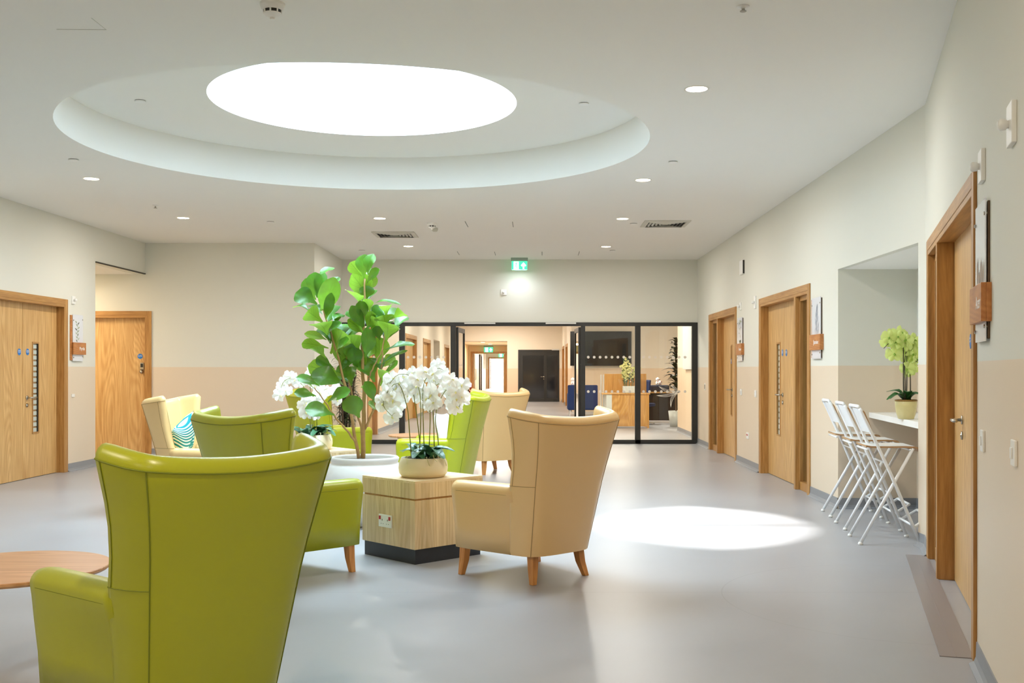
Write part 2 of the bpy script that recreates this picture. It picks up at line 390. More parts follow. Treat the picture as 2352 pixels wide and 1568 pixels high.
# ---------------------------------------------------------------- the walls
R = Wall((2.946, 18.65), (2.871, 7.73))
NR = Wall((2.871, 7.73), (1.24, 2.2))
NR2 = Wall((1.24, 2.2), (1.24, -4))
LW = Wall((-6.09, -4), (-5.83, 16.2))
FLW = Wall((-9.0, 16.2), (-3.26, 16.2))
RET = Wall((-3.26, 16.2), (-3.27, 18.65))
BK = Wall((-3.27, 18.65), (2.946, 18.65))
REAR = Wall((1.24, -4), (-6.09, -4))
DH = 2.115   # door opening height
d1 = (R.u(1631), R.u(1690)); d2 = (R.u(1748), R.u(1858)); alc = (R.u(1925), R.u(2109))
d3 = (NR.u(2135), NR.u(2240))
d4r = LW.u(148); d4 = (d4r-1.95, d4r)
lopen = (LW.u(219), LW.len+.0)
d5r = FLW.u(338); d5 = (d5r-1.12, d5r)
build_wall('wall_right', R, openings=[d1+(0, DH), d2+(0, DH), alc+(0, 2.235)], label='long cream wall on the right with two oak doors and a bar alcove')
build_wall('wall_right_near', NR, openings=[d3+(0, DH)], end0=.0, label='angled cream wall at the near right with the closest oak door')
build_wall('wall_right_rear', NR2, label='cream wall beside the camera')
build_wall('wall_left', LW, openings=[d4+(0, DH), lopen+(0, 2.748)], end1=.0, label='cream wall on the left with the double oak door and a corridor opening')
build_wall('wall_back_left', FLW, openings=[d5+(0, DH)], label='cream wall at back left with a plain oak door')
build_wall('wall_return', RET, th=.12, label='short cream return wall beside the glazed screen')
build_wall('wall_back', BK, openings=[(0, BK.len, 0, 2.122)], th=.12, end0=0, label='cream wall above the black glazed screen')
winz = (.5, 2.6)
build_wall('wall_rear', REAR, label='wall behind the camera')
# alcove
a0 = R.loc(alc[0]); a1 = R.loc(alc[1])
AF = Wall((a0[0]-.0+.14, a0[1]), (3.62, a0[1])); AB = Wall((3.62, a0[1]), (3.62, a1[1])); AN = Wall((3.62, a1[1]), (a1[0]+.14, a1[1]))
build_wall('wall_alcove_far', AF, z1=2.4, th=.1, label='far end wall of the bar alcove')
build_wall('wall_alcove_back', AB, z1=2.4, th=.1, end0=.1, end1=.1, label='back wall of the bar alcove')
build_wall('wall_alcove_near', AN, z1=2.4, th=.1, label='near end wall of the bar alcove')
tag(MB().box(2.94, 3.7, a1[1]-.05, a0[1]+.05, 2.2345, 2.3).build('ceiling_alcove', 'white_paint'), 'lowered ceiling of the bar alcove', 'ceiling', kind='structure')
# side corridor behind the left wall opening
CW = Wall((-9.0, 14.2), (-9.0, 16.2)); CN = Wall((-6.0, LW.loc(lopen[0])[1]), (-9.0, LW.loc(lopen[0])[1]))
build_wall('wall_corridor_end', CW, z1=2.8, label='end wall of the side corridor')
build_wall('wall_corridor_near', CN, z1=2.8, label='near wall of the side corridor')
tag(MB().box(-9, -5.99, 14.2, 16.22, 2.745, 2.82).build('ceiling_corridor', 'ceiling_paint'), 'lowered ceiling of the side corridor', 'ceiling', kind='structure')
o = MB().box(lopen[0], lopen[1]-.005, -.012, .02, 2.742, 2.757).build('trim_1', 'dark_plastic', loc=(LW.p0.x, LW.p0.y, 0), rot=(0, 0, LW.rz)); tag(o, 'thin black shadow gap along the corridor lintel', 'trim', kind='structure')

# floor
tag(MB().box(-12, 9, -4.2, 84, -.1, 0).build('floor', 'vinyl_floor'), 'grey vinyl floor with fine weld lines', 'floor', kind='structure')
# ceiling with the round coffer
cx, cy, rx, ry = -1.40, 9.03, 2.41, 2.36
def holed(name, z, x0, x1, y0, y1, cx, cy, rx, ry, m, label, z1=None):
    b = MB(); n = 128; A = []; B = []; sq = max(rx, ry)+.35
    for i in range(n):
        a = 2*PI*i/n; c, s_ = math.cos(a), math.sin(a); k = sq/max(abs(c), abs(s_))
        A.append((cx+rx*c, cy+ry*s_, z)); B.append((cx+k*c, cy+k*s_, z))
    b.grid([A, B], closed=True)
    X0, X1, Y0, Y1 = cx-sq, cx+sq, cy-sq, cy+sq
    if x0 is not None:
        b.quad((x0, y0, z), (x1, y0, z), (x1, Y0, z), (x0, Y0, z)); b.quad((x0, Y1, z), (x1, Y1, z), (x1, y1, z), (x0, y1, z))
        b.quad((x0, Y0, z), (X0, Y0, z), (X0, Y1, z), (x0, Y1, z)); b.quad((X1, Y0, z), (x1, Y0, z), (x1, Y1, z), (X1, Y1, z))
    o = b.build(name, m)
    return tag(o, label, 'ceiling', kind='structure')
holed('ceiling', H, -12, 9, -4.2, 84, cx, cy, rx, ry, 'ceiling_paint', 'white ceiling with a large round recess')
ZC = 3.56
b = MB(); n = 128
prof = [(0, H), (.0, ZC)]
b.grid([[(cx+rx*math.cos(2*PI*i/n), cy+ry*math.sin(2*PI*i/n), z) for i in range(n)] for _, z in prof], closed=True)
tag(b.build('trim_2', 'ceiling_paint', smooth=True), 'curved white upstand round the ceiling recess', 'trim', kind='structure')
sx, sy, sr = -1.39, 9.04, 1.285; ZS = 4.71
b = MB()
outer = [(cx+rx*math.cos(2*PI*i/n), cy+ry*math.sin(2*PI*i/n), ZC) for i in range(n)]; inner = [(sx+sr*math.cos(2*PI*i/n), sy+sr*math.sin(2*PI*i/n), ZC) for i in range(n)]
b.grid([outer, inner], closed=True)
tag(b.build('ceiling_recess', 'ceiling_paint'), 'raised ceiling inside the round recess around the skylight', 'ceiling', kind='structure')
sk = empty('window_1', (sx, sy, ZC), label='round white skylight shaft over the seating area', cat='skylight', kind='structure')
b = MB(); b.grid([[(sr*math.cos(2*PI*i/n), sr*math.sin(2*PI*i/n), z) for i in range(n)] for z in (0, ZS-ZC)], closed=True)
b.build('shaft', 'shaft_paint', sk, smooth=True)
MB().box(-sr, sr, -.03, .03, ZS-ZC-.06, ZS-ZC).build('glazing_bar', 'white_metal', sk)
# unseen enclosure added above the ceiling so that daylight comes only down the shaft
b = MB(); b.grid([[(sx+sr*1.02*math.cos(2*PI*i/n), sy+sr*1.02*math.sin(2*PI*i/n), ZS-.02) for i in range(n)], [(sx+4.2*math.cos(2*PI*i/n), sy+4.2*math.sin(2*PI*i/n), ZS-.02) for i in range(n)]], closed=True)
b.grid([[(sx+4.2*math.cos(2*PI*i/n), sy+4.2*math.sin(2*PI*i/n), z) for i in range(n)] for z in (H+.01, ZS-.02)], closed=True)
tag(b.build('ceiling_light_block', 'white_paint'), 'added unseen enclosure that blocks sky light around the skylight shaft', 'ceiling', kind='structure')

# unseen walls added round everything, so that daylight enters only through the skylight
b = MB()
for q in ((-12, -11.9, -4.2, 84), (8.9, 9, -4.2, 84), (-12, 9, -4.3, -4.2), (-12, 9, 84, 84.1)): b.box(q[0], q[1], q[2], q[3], -.1, H+.02)
tag(b.build('wall_light_block', 'wall_paint'), 'added unseen walls that block sky light around the rooms', 'wall', kind='structure')
# baseboards
baseboard('baseboard_right', R, [(0.02, d1[0]-.07), (d1[1]+.07, d2[0]-.07), (d2[1]+.07, alc[0]), (alc[1], R.len)], 'grey coved skirting along the right wall')
baseboard('baseboard_right_near', NR, [(0, d3[0]-.07), (d3[1]+.09, NR.len)], 'grey coved skirting along the near right wall')
baseboard('baseboard_left', LW, [(0, d4[0]-.07), (d4[1]+.07, lopen[0])], 'grey coved skirting along the left wall')
baseboard('baseboard_back_left', FLW, [(0, d5[0]-.07), (d5[1]+.07, FLW.len)], 'grey coved skirting along the back left wall')
baseboard('baseboard_return', RET, [(0, RET.len)], 'grey coved skirting on the return wall')
baseboard('baseboard_alcove_far', AF, [(-.14, AF.len)], 'dark skirting at the far end of the alcove')
baseboard('baseboard_alcove_back', AB, [(0, AB.len)], 'dark skirting at the back of the alcove')

# ---------------------------------------------------------------- oak doors
def sticker(parent, x, z, y, r=.04):
    mt = Matrix.Translation((x, y, z)) @ Matrix.Rotation(PI/2, 4, 'X')
    s_ = MB().lathe([(0, 0), (r, 0), (r, .002), (0, .002)], 24, mtx=mt).build('fire_sticker', 'blue_sticker', parent)
    text('sticker_text', 'Fire door\nkeep shut', .016, 'white_ink', s_, (x, y-.0035, z+.008), align='CENTER')
def lever(parent, x, z, y, side=1):
    b = MB(); mt = Matrix.Translation((x, y, z)) @ Matrix.Rotation(PI/2, 4, 'X')
    b.lathe([(0, 0), (.026, 0), (.026, .008), (0, .008)], 20, mtx=mt)
    b.tube([(x, y, z), (x, y-.05, z), (x+side*.012, y-.06, z), (x+side*.12, y-.06, z), (x+side*.135, y-.045, z)], .0095)
    mt = Matrix.Translation((x, y, z-.09)) @ Matrix.Rotation(PI/2, 4, 'X')
    h = b.build('lever_handle', 'steel', parent, smooth=True)
    b = MB(); b.lathe([(0, 0), (.024, 0), (.024, .008), (.01, .009), (.01, .012), (0, .012)], 20, mtx=mt)
    b.build('keyhole_cover', 'steel', parent, smooth=True)
def door(n, w, span, label, leaves, side=None, head=DH, rec=.085, backing_m='cavity'):
    """span on the wall; leaves = list of (u0,u1,dict); side = (u0,u1) of a sidelight; local x = u"""
    t = empty('door_%d' % n, (w.p0.x, w.p0.y, 0), w.rz, label, 'door', kind='structure')
    u0, u1 = span; fw = .07
    f = MB(); f.box(u0-fw, u0+.002, -.016, .0, 0, head+fw); f.box(u1-.002, u1+fw, -.016, .0, 0, head+fw)
    f.box(u0, u0+.032, -.014, .15, 0, head); f.box(u1-.032, u1, -.014, .15, 0, head)
    f.build('door_frame', 'oak_frame', t, bevel=.003)
    f = MB(); f.box(u0+.002, u1-.002, -.017, .0, head-.002, head+fw); f.box(u0+.03, u1-.03, -.013, .15, head-.032, head)
    f.build('door_head', 'oak_head', t, bevel=.003)
    if side:
        a, c = side
        f = MB()
        mu = c if abs(a-(u0+.032)) < .05 else a
        m0, m1 = (c, c+.07) if mu == c else (a-.07, a)
        f.box(m0, m1, -.014, .15, 0, head-.03)
        f.build('mullion', 'oak_frame', t, bevel=.003)
        f = MB(); f.box(a, a+.03, .03, .12, .0, head-.03); f.box(c-.03, c, .03, .12, .0, head-.03); f.box(a, c, .03, .12, 0, .09); f.box(a, c, .03, .12, head-.08, head-.03)
        f.build('sidelight_frame', 'oak_frame', t, bevel=.002)
        MB().box(a+.03, c-.03, .06, .066, .09, head-.08).build('sidelight_pane', 'clear_glass', t)
        MB().box(a+.01, c-.01, .13, .145, 0, head-.03).build('sidelight_backing', backing_m, t)  # dark sheet added behind the pane, hiding the void and stopping sky leaks
    for (a, c, opt) in leaves:
        holes = opt.get('panel')
        lf = MB()
        if holes:
            p0, p1, q0, q1 = holes
            lf.box(a+.003, p0, rec, rec+.05, .006, head-.022); lf.box(p1, c-.003, rec, rec+.05, .006, head-.022)
            lf.box(p0, p1, rec, rec+.05, .006, q0); lf.box(p0, p1, rec, rec+.05, q1, head-.022)
        else: lf.box(a+.003, c-.003, rec, rec+.05, .006, head-.022)
        lf = lf.build('door_leaf', 'oak_door', t, bevel=.001)
        if holes:
            fr = MB(); e = .016
            fr.box(p0-e, p0+.004, rec-.006, rec, q0-e, q1+e); fr.box(p1-.004, p1+e, rec-.006, rec, q0-e, q1+e); fr.box(p0, p1, rec-.006, rec, q0-e, q0+.004); fr.box(p0, p1, rec-.006, rec, q1-.004, q1+e)
            fr.build('vision_frame', 'oak_frame', lf)
            MB().box(p0, p1, rec+.02, rec+.049, q0, q1).build('vision_backing', 'oak_frame' if opt.get('slat') else 'dark_plastic', lf)
            sl = MB(); k = 16
            for i in range(k):
                z = q0+i/k*(q1-q0); sl.box(p0+.004, p1-.014, rec+.014, rec+.019, z+.004, z+(q1-q0)/k*.74)
            sl.build('frosted_bands', 'frost', lf)
            MB().box(p1-.014, p1, rec+.001, rec+.02, q0, q1).build('vision_edge', 'dark_plastic', lf)
            MB().box(p0, p1-.014, rec+.006, rec+.010, q0, q1).build('vision_pane', 'clear_glass', lf)
        for (x, z) in opt.get('stickers', ()): sticker(lf, x, z, rec-.001)
        if 'handle' in opt: lever(lf, opt['handle'][0], opt['handle'][1], rec, opt['handle'][2])
    # dark threshold gap under the leaves
    MB().box(u0+.03, u1-.03, rec+.01, .15, .0, .005).build('threshold', 'dark_plastic', t)
    return t
# door 1, far right
mu = R.u(1652); a = d1[0]+.032; b_ = d1[1]-.032
door(1, R, d1, 'farthest oak door on the right wall, with a narrow sidelight on its left', [(R.u(1655, .085)+.0, R.u(1684, .085), {'panel': (R.u(1684.2, .085)-.17, R.u(1684.2, .085)-.1, .62, 1.65), 'stickers': [(R.u(1680, .085), 1.42)], 'handle': (R.u(1680.5, .085)+.05, 1.0, -1)}), (R.u(1684, .085), b_, {})], side=(a, R.u(1648)))
s0 = R.u(1826, 0)
seam = R.u(1801, .085)
door(2, R, d2, 'oak double door on the right wall beside the flower print sign', [(d2[0]+.032, seam, {'panel': (R.u(1785, .085), R.u(1792, .085), R.z(1788, 998, .085), R.z(1788, 789, .085)), 'stickers': [(R.u(1797.5, .085), R.z(1797, 810, .085))], 'handle': (seam-.06, 1.0, -1)}), (seam, s0, {'stickers': [(R.u(1806.5, .085), R.z(1806, 810, .085))]})], side=(s0+.07, d2[1]-.032), backing_m='blind_olive')
a = d3[0]+.032; s1 = NR.u(2157)-.07
door(3, NR, d3, 'closest oak door at the right edge, seen at a sharp angle', [(s1+.07, d3[1]-.032, {'stickers': [(NR.u(2230, .088), 1.45)], 'handle': (NR.u(2211, .088), 1.01, 1)})], side=(a, s1), rec=.088)
ms = LW.u(52, .085)
door(4, LW, d4, 'oak double door on the left wall with a slatted vision panel', [(d4[0]+.032, ms, {'stickers': [(LW.u(44, .085), LW.z(44, 808, .085))]}), (ms, d4[1]-.032, {'panel': (LW.u(75, .085), LW.u(88, .085), LW.z(81, 992, .085), LW.z(81, 788, .085)), 'slat': 1, 'stickers': [(LW.u(63, .085), LW.z(63, 808, .085))], 'handle': (ms+.1, LW.z(62, 913, .085), 1)})])
d5o = door(5, FLW, d5, 'plain oak door with a keypad lock in the back left corner', [(d5[0]+.032, d5[1]-.032, {'stickers': [(FLW.u(322, .085), FLW.z(322, 818, .085))]})])
lk = FLW.u(327, .085); zl = FLW.z(327, 846, .085)
b = MB(); b.box(lk-.03, lk+.03, .06, .085, zl-.02, zl+.09)
kl = b.build('keypad_lock', 'steel', d5o, bevel=.008)
MB().lathe([(0, 0), (.026, 0), (.026, .04), (0, .045)], 20, mtx=Matrix.Translation((lk-.005, .085, zl-.05)) @ Matrix.Rotation(PI/2, 4, 'X')).build('lock_knob', 'steel', kl, smooth=True)
MB().box(lk-.018, lk+.018, .055, .06, zl+.02, zl+.075).build('keypad_buttons', 'dark_plastic', kl)
# floor strip at the near door
b = MB(); b.box(d3[0]-.1, d3[1]+.0, -.15, -.005, 0, .004); b.box(d3[0]-.1, d3[1], -.082, -.078, .004, .005)
tag(b.build('trim_3', 'threshold_metal', loc=(NR.p0.x, NR.p0.y, 0), rot=(0, 0, NR.rz)), 'grey metal threshold strip at the closest door', 'trim', kind='structure')

# ---------------------------------------------------------------- room name signs
def spray(kind, bdm, x0, x1, z0, z1, y):
    rnd = random.Random({'m': 3, 'j': 5, 'r': 8, 'a': 2}[kind])
    W_, H_ = x1-x0, z1-z0
    def blade(b, p, q, wd):
        p = Vector((p[0], 0, p[1])); q = Vector((q[0], 0, q[1])); d = q-p; nn = Vector((-d.z, 0, d.x)).normalized()*wd
        pts = [p, p+d*.3+nn*.8, p+d*.6+nn, q, p+d*.6-nn*.9, p+d*.3-nn*.8]
        f = bdm.bm.faces.new([bdm.bm.verts.new((v.x, y, v.z)) for v in pts]); f.material_index = b
    a, c = 1, 2
    if kind == 'm':
        xm = x0+W_*.38
        for i in range(11):
            z = z0+H_*(.02+.075*i); sgn = 1 if i % 2 else -1; xx = xm+.015*math.sin(i)
            blade(a if i % 3 else c, (xx, z), (xx+sgn*W_*rnd.uniform(.12, .3), z+H_*rnd.uniform(.07, .13)), .009)
        blade(a, (xm, z0), (xm+.012, z0+H_*.85), .004)
    elif kind == 'j':
        for i in range(44):
            z = z0+H_*(.0+.018*i); sp = W_*(.34-.005*i); xx = x0+W_*.55+rnd.uniform(-sp, sp)*.7
            blade(a if i % 4 else c, (xx, z), (xx+rnd.uniform(-.035, .035), z+rnd.uniform(.03, .06)), .007)
        blade(a, (x0+W_*.55, z0-.12), (x0+W_*.56, z0+H_*.8), .003)
    elif kind == 'r':
        for i in range(30):
            g = rnd.choice((.05, .1, .85, .9)) if i < 22 else rnd.random()
            xx = x0+W_*rnd.uniform(.35, .75); z = z0+H_*g
            blade(a if i % 2 else c, (xx, z), (xx+rnd.uniform(-.04, .04), z+rnd.uniform(-.05, .05)), .012)
    else:
        for i in range(9):
            xx = x0+W_*(.1+.1*i); blade(a if i % 2 else c, (xx, z0-.0), (xx+.005, z0+H_*rnd.uniform(.2, .42)), .012)
    return {'m': 'print_green', 'j': 'print_grey', 'r': 'print_green', 'a': 'print_brown'}[kind], 'print_dark' if kind in 'mr' else ('print_grey' if kind == 'j' else 'print_pink')
def sign(w, uo, kind, word, zt, zb, label, pw=.30, size=.06, flip=False):
    """post on the left, clear board, and a block across it carrying the room name"""
    t = empty('room_sign', w.loc(uo), w.rz, label, 'sign', 'room name signs beside the doors')
    MB().box(0, .075, -.012, -.0, zb+.01, zt-.01).build('post', 'oak_sign', t, bevel=.002)
    bdm = MB().box(.05, .05+pw, -.019, -.014, zb, zt); zc = zb+(zt-zb)*.27; hb = .078
    mats = spray(kind, bdm, .085, .04+pw, zc+hb, zt-.03, -.0198)
    bd = bdm.build('board', 'acrylic_print', t, fix=False)
    for mm_ in mats: bd.data.materials.append(M[mm_])
    for x, z in ((.035+pw, zb+.06), (.035+pw, zt-.06), (.065, zb+.045), (.065, zt-.075)):
        MB().lathe([(0, 0), (.008, 0), (.008, .023), (0, .023)], 12, mtx=Matrix.Translation((x, 0 if x > .1 else -.002, z)) @ Matrix.Rotation(PI/2, 4, 'X')).build('stand_off', 'steel', t)
    if kind in 'jra':
        MB().box(.05+pw-.03, .05+pw, -.009, -.0, zb+.01, zt-.01).build('rear_post', 'bark_dark', t, bevel=.002)
    bk = MB().box(.03, .05+pw+.05, -.040, -.0205, zc-hb, zc+hb).build('name_block', 'oak_sign', t, bevel=.002)
    MB().box(.05+pw+.002, .05+pw+.05, -.0205, -.0, zc-hb, zc+hb).build('block_return', 'oak_sign', t, bevel=.002)
    text('room_name', word, size, 'white_ink', bk, (.05+pw+.035-len(word)*size*.52, -.0405, zc), ext=.001)
    return t
def signz(w, px, y): return w.z(px, y)
sign(LW, LW.u(160), 'm', 'Myrtle', signz(LW, 168, 722), signz(LW, 168, 829), 'oak and clear acrylic room sign reading Myrtle beside the left double door', pw=.30)
sign(R, R.u(1866), 'j', 'Jasmine', signz(R, 1875, 684), signz(R, 1875, 824), 'oak and clear acrylic room sign reading Jasmine beside the bar alcove', pw=.33)
sign(R, R.u(1695.5), 'r', 'Rowan', signz(R, 1703, 729), signz(R, 1703, 829), 'oak and clear acrylic room sign reading Rowan by the farthest right door', pw=.33)
sign(NR, NR.u(2248), 'a', 'Acer', signz(NR, 2262, 468), signz(NR, 2262, 785), 'large oak and acrylic room sign reading Acer at the right edge', pw=.33, size=.075)

# ---------------------------------------------------------------- small wall fittings
def plate(w, px, py, wd, ht, label, name='light_switch', cat='switch', kind='switch', group=None):
    u, Y = w.hit(px); z = CAMH+(HY-py)/F*Y
    t = empty(name, w.loc(u, 0, z), w.rz, label, cat, group)
    MB().box(-wd/2, wd/2, -.018 if kind == 'sensor' else -.011, 0, -ht/2, ht/2).build('plate', 'white_plastic', t, bevel=.003)
    if kind == 'switch':
        MB().box(-.012, .012, -.018, -.011, -.02, .02).build('rocker', 'white_plastic', t, bevel=.002)
    elif kind == 'sensor':
        MB().lathe([(0, 0), (.014, 0), (.014, .008), (.019, .012), (.021, .03), (.014, .038), (0, .04)], 20, mtx=Matrix.Translation((0, -.016, 0)) @ Matrix.Rotation(PI/2, 4, 'X')).build('sensor_dome', 'white_plastic', t, smooth=True)
    elif kind == 'socket':
        MB().box(-.045, -.015, -.014, -.011, .0, .02).build('switch_tab', 'socket_red', t)
        MB().box(.015, .045, -.014, -.011, .0, .02).build('switch_tab', 'socket_red', t)
    elif kind == 'box':
        MB().box(-wd/2+.002, wd/2-.002, -.026, -.011, -ht/2+.002, ht/2-.002).build('housing', 'white_plastic', t, bevel=.012)
    elif kind == 'call':
        MB().box(-.012, .012, -.014, -.011, -.035, .035).build('button', 'dark_plastic', t)
    return t
sg = 'white door sensors on the walls'
plate(NR, 2330, 285, .12, .145, 'largest white door sensor high on the near right wall', 'door_sensor', 'sensor', 'sensor')
plate(NR, 2260, 382, .11, .135, 'white door sensor just above the closest door', 'door_sensor', 'sensor', 'sensor')
plate(R, 1736, 694, .09, .16, 'white door sensor left of the oak double door on the right', 'door_sensor', 'sensor', 'sensor')
plate(R, 1702, 703, .08, .1, 'small white door sensor above the Rowan sign', 'door_sensor', 'sensor', 'sensor')
plate(LW, 167, 689, .09, .1, 'white door sensor above the Myrtle sign', 'door_sensor', 'sensor', 'sensor')
plate(BK, 1157, 671, .1, .1, 'white square sensor on the wall above the glazed screen', 'door_sensor', 'sensor', 'sensor')
plate(NR, 2260, 1012, .09, .09, 'white light switch beside the closest door', kind='switch')
plate(NR, 2333, 1040, .09, .09, 'white light switch nearest the right edge', kind='switch')
plate(R, 1736, 904, .09, .09, 'white switch plate left of the double door on the right wall', kind='switch')
plate(R, 1703, 900, .085, .085, 'white switch plate below the Rowan sign', kind='switch')
plate(R, 1620, 888, .06, .12, 'slim call point with a dark button near the glazed screen', 'call_point', 'call point', 'call')
plate(LW, 167, 908, .08, .04, 'small white outlet plate below the Myrtle sign', 'outlet_plate', 'outlet', 'none')
plate(R, 1718, 1000, .14, .085, 'low white double socket between the two right doors', 'wall_socket', 'socket', 'socket')
t = plate(R, 1706, 614, .24, .2, 'white alarm sounder box high on the right wall', 'alarm_box', 'alarm', 'box')
MB().box(.12, .123, -.024, .0, -.09, .09).build('dark_side', 'dark_plastic', t, bevel=.004)

# ---------------------------------------------------------------- glazed screen
sc = empty('window_2', (0, BK.p0.y, 0), label='black framed glazed screen across the back of the room', cat='glazed screen', kind='structure')
X = lambda px, Y=18.65: (px-CX)/F*Y
y0, y1 = -.03, .05; ZT = 2.118; fr = .062
f = MB(); f.box(X(786), X(1602), y0, y1, ZT-fr, ZT)
for a, c in ((786, 797), (917, 930), (1035, 1047), (1334, 1344), (1458.5, 1471), (1589, 1602)): f.box(X(a), X(c), y0, y1, 0, ZT-fr)
f.box(X(797), X(1035), y0, y1, 0, .07); f.box(X(1344), X(1589), y0, y1, 0, .07)
f.build('screen_frame', 'black_frame', sc, bevel=.003)
for a, c in ((797, 917), (930, 1035), (1344, 1458.5), (1471, 1589)):
    p = MB().box(X(a), X(c), .006, .014, .07, ZT-fr).build('pane', 'clear_glass', sc)
    for zz in (1.513, .912):
        d = MB(); xx = X(a)+.055
        while xx < X(c)-.03:
            d.lathe([(0, 0), (.024, 0), (.024, .001), (0, .001)], 16, mtx=Matrix.Translation((xx, .0055, zz)) @ Matrix.Rotation(PI/2, 4, 'X')); xx += .1036
        d.build('manifestation_dots', 'sticker_dot', p)
for a, c in ((1067, 1138), (1253, 1323)):
    MB().box(X(a), X(c), y0-.05, y0, ZT-.028, ZT-.002).build('door_closer', 'silver_paint', sc, bevel=.003)
# open leaves
def leaf(n, hx, ang, label, hand):
    w_ = 1.04
    t = empty('door_%d' % n, (hx, BK.p0.y+.05, 0), ang, label, 'glass door', kind='structure')
    f = MB(); f.box(0, .07, -.02, .02, .01, 2.04); f.box(w_-.07, w_, -.02, .02, .01, 2.04); f.box(.07, w_-.07, -.02, .02, .01, .16); f.box(.07, w_-.07, -.02, .02, 1.96, 2.04)
    f.build('leaf_frame', 'black_frame', t, bevel=.003)
    p = MB().box(.07, w_-.07, -.004, .004, .16, 1.96).build('pane', 'clear_glass', t)
    h = MB(); yy = hand*.115
    h.tube([(w_-.035, hand*.02, .62), (w_-.035, yy-hand*.02, .62), (w_-.035, yy, .64), (w_-.035, yy, 1.36), (w_-.035, yy-hand*.02, 1.38), (w_-.035, hand*.02, 1.38)], .014)
    h.build('pull_handle', 'steel', t, smooth=True)
leaf(6, X(1047)+.02, math.radians(87), 'left black glazed door leaf standing open at the screen', 1)
leaf(7, X(1334)-.02, math.radians(91.5), 'right black glazed door leaf standing open at the screen', -1)
# line drawn leaf on the glass
def arc(p, q, bulge, n=12):
    p, q = Vector(p), Vector(q); d = q-p; nn = Vector((-d.z, 0, d.x)); return [p+d*(i/n)+nn*bulge*math.sin(PI*i/n) for i in range(n+1)]
b = MB(); base = (X(1560), 0, CAMH+(HY-900)/F*18.65)
for tx, ty, bl, wdt in ((1508, 908, .12, .1), (1541, 935, -.12, .13), (1513, 887, .16, .12), (1541, 884, .1, .2)):
    tip = (X(tx), 0, CAMH+(HY-ty)/F*18.65)
    for k in (0, .5, 1): b.tube(arc(base, tip, bl-wdt*k+.0), .0028, 5)
b.build('etched_leaf', 'art_white', sc, loc=(0, .0, 0))

# exit sign
def exitsign(Y, px, pyt, wd, label, double=False, ztop=None):
    x = (px-CX)/F*Y; zt = ztop if ztop else CAMH+(HY-pyt)/F*Y
    t = empty('exit_sign', (x, Y, zt), 0, label, 'exit sign', 'illuminated exit signs')
    k = wd/.26
    MB().box(-.14*k, .14*k, -.03, .03, -.055*k, 0).build('housing', 'exit_body', t, bevel=.004)
    pl = MB().box(-.13*k, .13*k, -.004, .004, -.2*k, -.055*k).build('sign_panel', 'exit_green', t)
    b = MB(); b.box(-.095*k, -.012*k, -.006, -.0045, -.192*k, -.063*k); b.build('door_symbol', 'exit_white', pl)
    b = MB()
    pts = [(.068, -.075), (.112, -.125), (.095, -.145), (.08, -.125), (.08, -.185), (.056, -.185), (.056, -.125), (.041, -.145), (.024, -.125)]
    b.bm.faces.new([b.bm.verts.new((px_*k, -.006, pz*k)) for px_, pz in pts]); b.build('arrow_symbol', 'exit_white', pl)
    b = MB(); y = -.009
    b.lathe([(0, 0), (.009*k, 0), (.009*k, .001), (0, .001)], 12, mtx=Matrix.Translation((-.045*k, y, -.08*k)) @ Matrix.Rotation(PI/2, 4, 'X'))
    for pts in ([(-.05, -.09), (-.058, -.13)], [(-.058, -.13), (-.038, -.15), (-.045, -.178)], [(-.058, -.13), (-.072, -.152), (-.09, -.155)], [(-.05, -.094), (-.035, -.112), (-.024, -.105)], [(-.05, -.094), (-.072, -.1), (-.08, -.118)]):
        b.tube([(p*k, y, q*k) for p, q in pts], .0055*k, 6)
    b.build('running_figure', 'exit_green', pl)
    return t
ex = exitsign(18.35, 1193, 592, .27, 'lit green exit sign with running figure and up arrow at the screen', ztop=H)
# ---------------------------------------------------------------- ceiling fittings
def cpt(px, py, z=H):
    Y = (z-CAMH)*F/(HY-py); return ((px-CX)/F*Y, Y, z)
def downlight(p, label, r=.083, en=26, col=(1, .94, .86)):
    t = empty('downlight', p, 0, label, 'ceiling light', 'warm recessed ceiling downlights')
    MB().lathe([(r-.012, -.002), (r, -.006), (r+.006, -.001), (r+.006, 0)], 40).build('bezel', 'white_plastic', t, smooth=True)
    MB().lathe([(0, -.004), (r-.012, -.004)], 40).build('diffuser', 'downlight_glow', t)
    l = bpy.data.lights.new('downlight_lamp', 'AREA'); l.shape = 'DISK'; l.size = r*2; l.energy = en; l.color = col
    lo = bpy.data.objects.new('downlight_lamp', l); C.objects.link(lo); lo.parent = t; lo.location = (0, 0, -.012)
    return t
for px, py, lb in ((1600, 204, 'closest round downlight, right of the ceiling recess'), (210, 410, 'leftmost round downlight near the left wall'), (1477, 413, 'round downlight just below the right end of the recess'), (421, 500, 'round downlight left of centre beyond the recess'), (872, 501, 'round downlight beyond the middle of the recess'), (1430, 502, 'round downlight beside the square vent on the right'), (938, 565, 'far round downlight left of the exit sign'), (1392, 566, 'far round downlight right of the exit sign')):
    downlight(cpt(px, py), lb)
for x, y in ((-3.9, 3.0), (-.6, 2.2), (-3.9, -.8), (-.9, -1.6)):  # extra downlights added out of view to brighten the camera side
    downlight((x, y, H), 'added round downlight out of view, brightening the camera side', en=30, col=(1, .84, .64))
def disc(p, r, label, name='ceiling_speaker', cat='speaker', dark=True):
    t = empty(name, p, 0, label, cat)
    MB().lathe([(0, -.012), (r*.92, -.012), (r, -.006), (r, -.004)], 32).build('cover', 'white_plastic', t, smooth=False)
    MB().lathe([(r*.93, -.005), (r*.93, -.0)], 32).build('gap', 'dark_plastic', t)
    return t
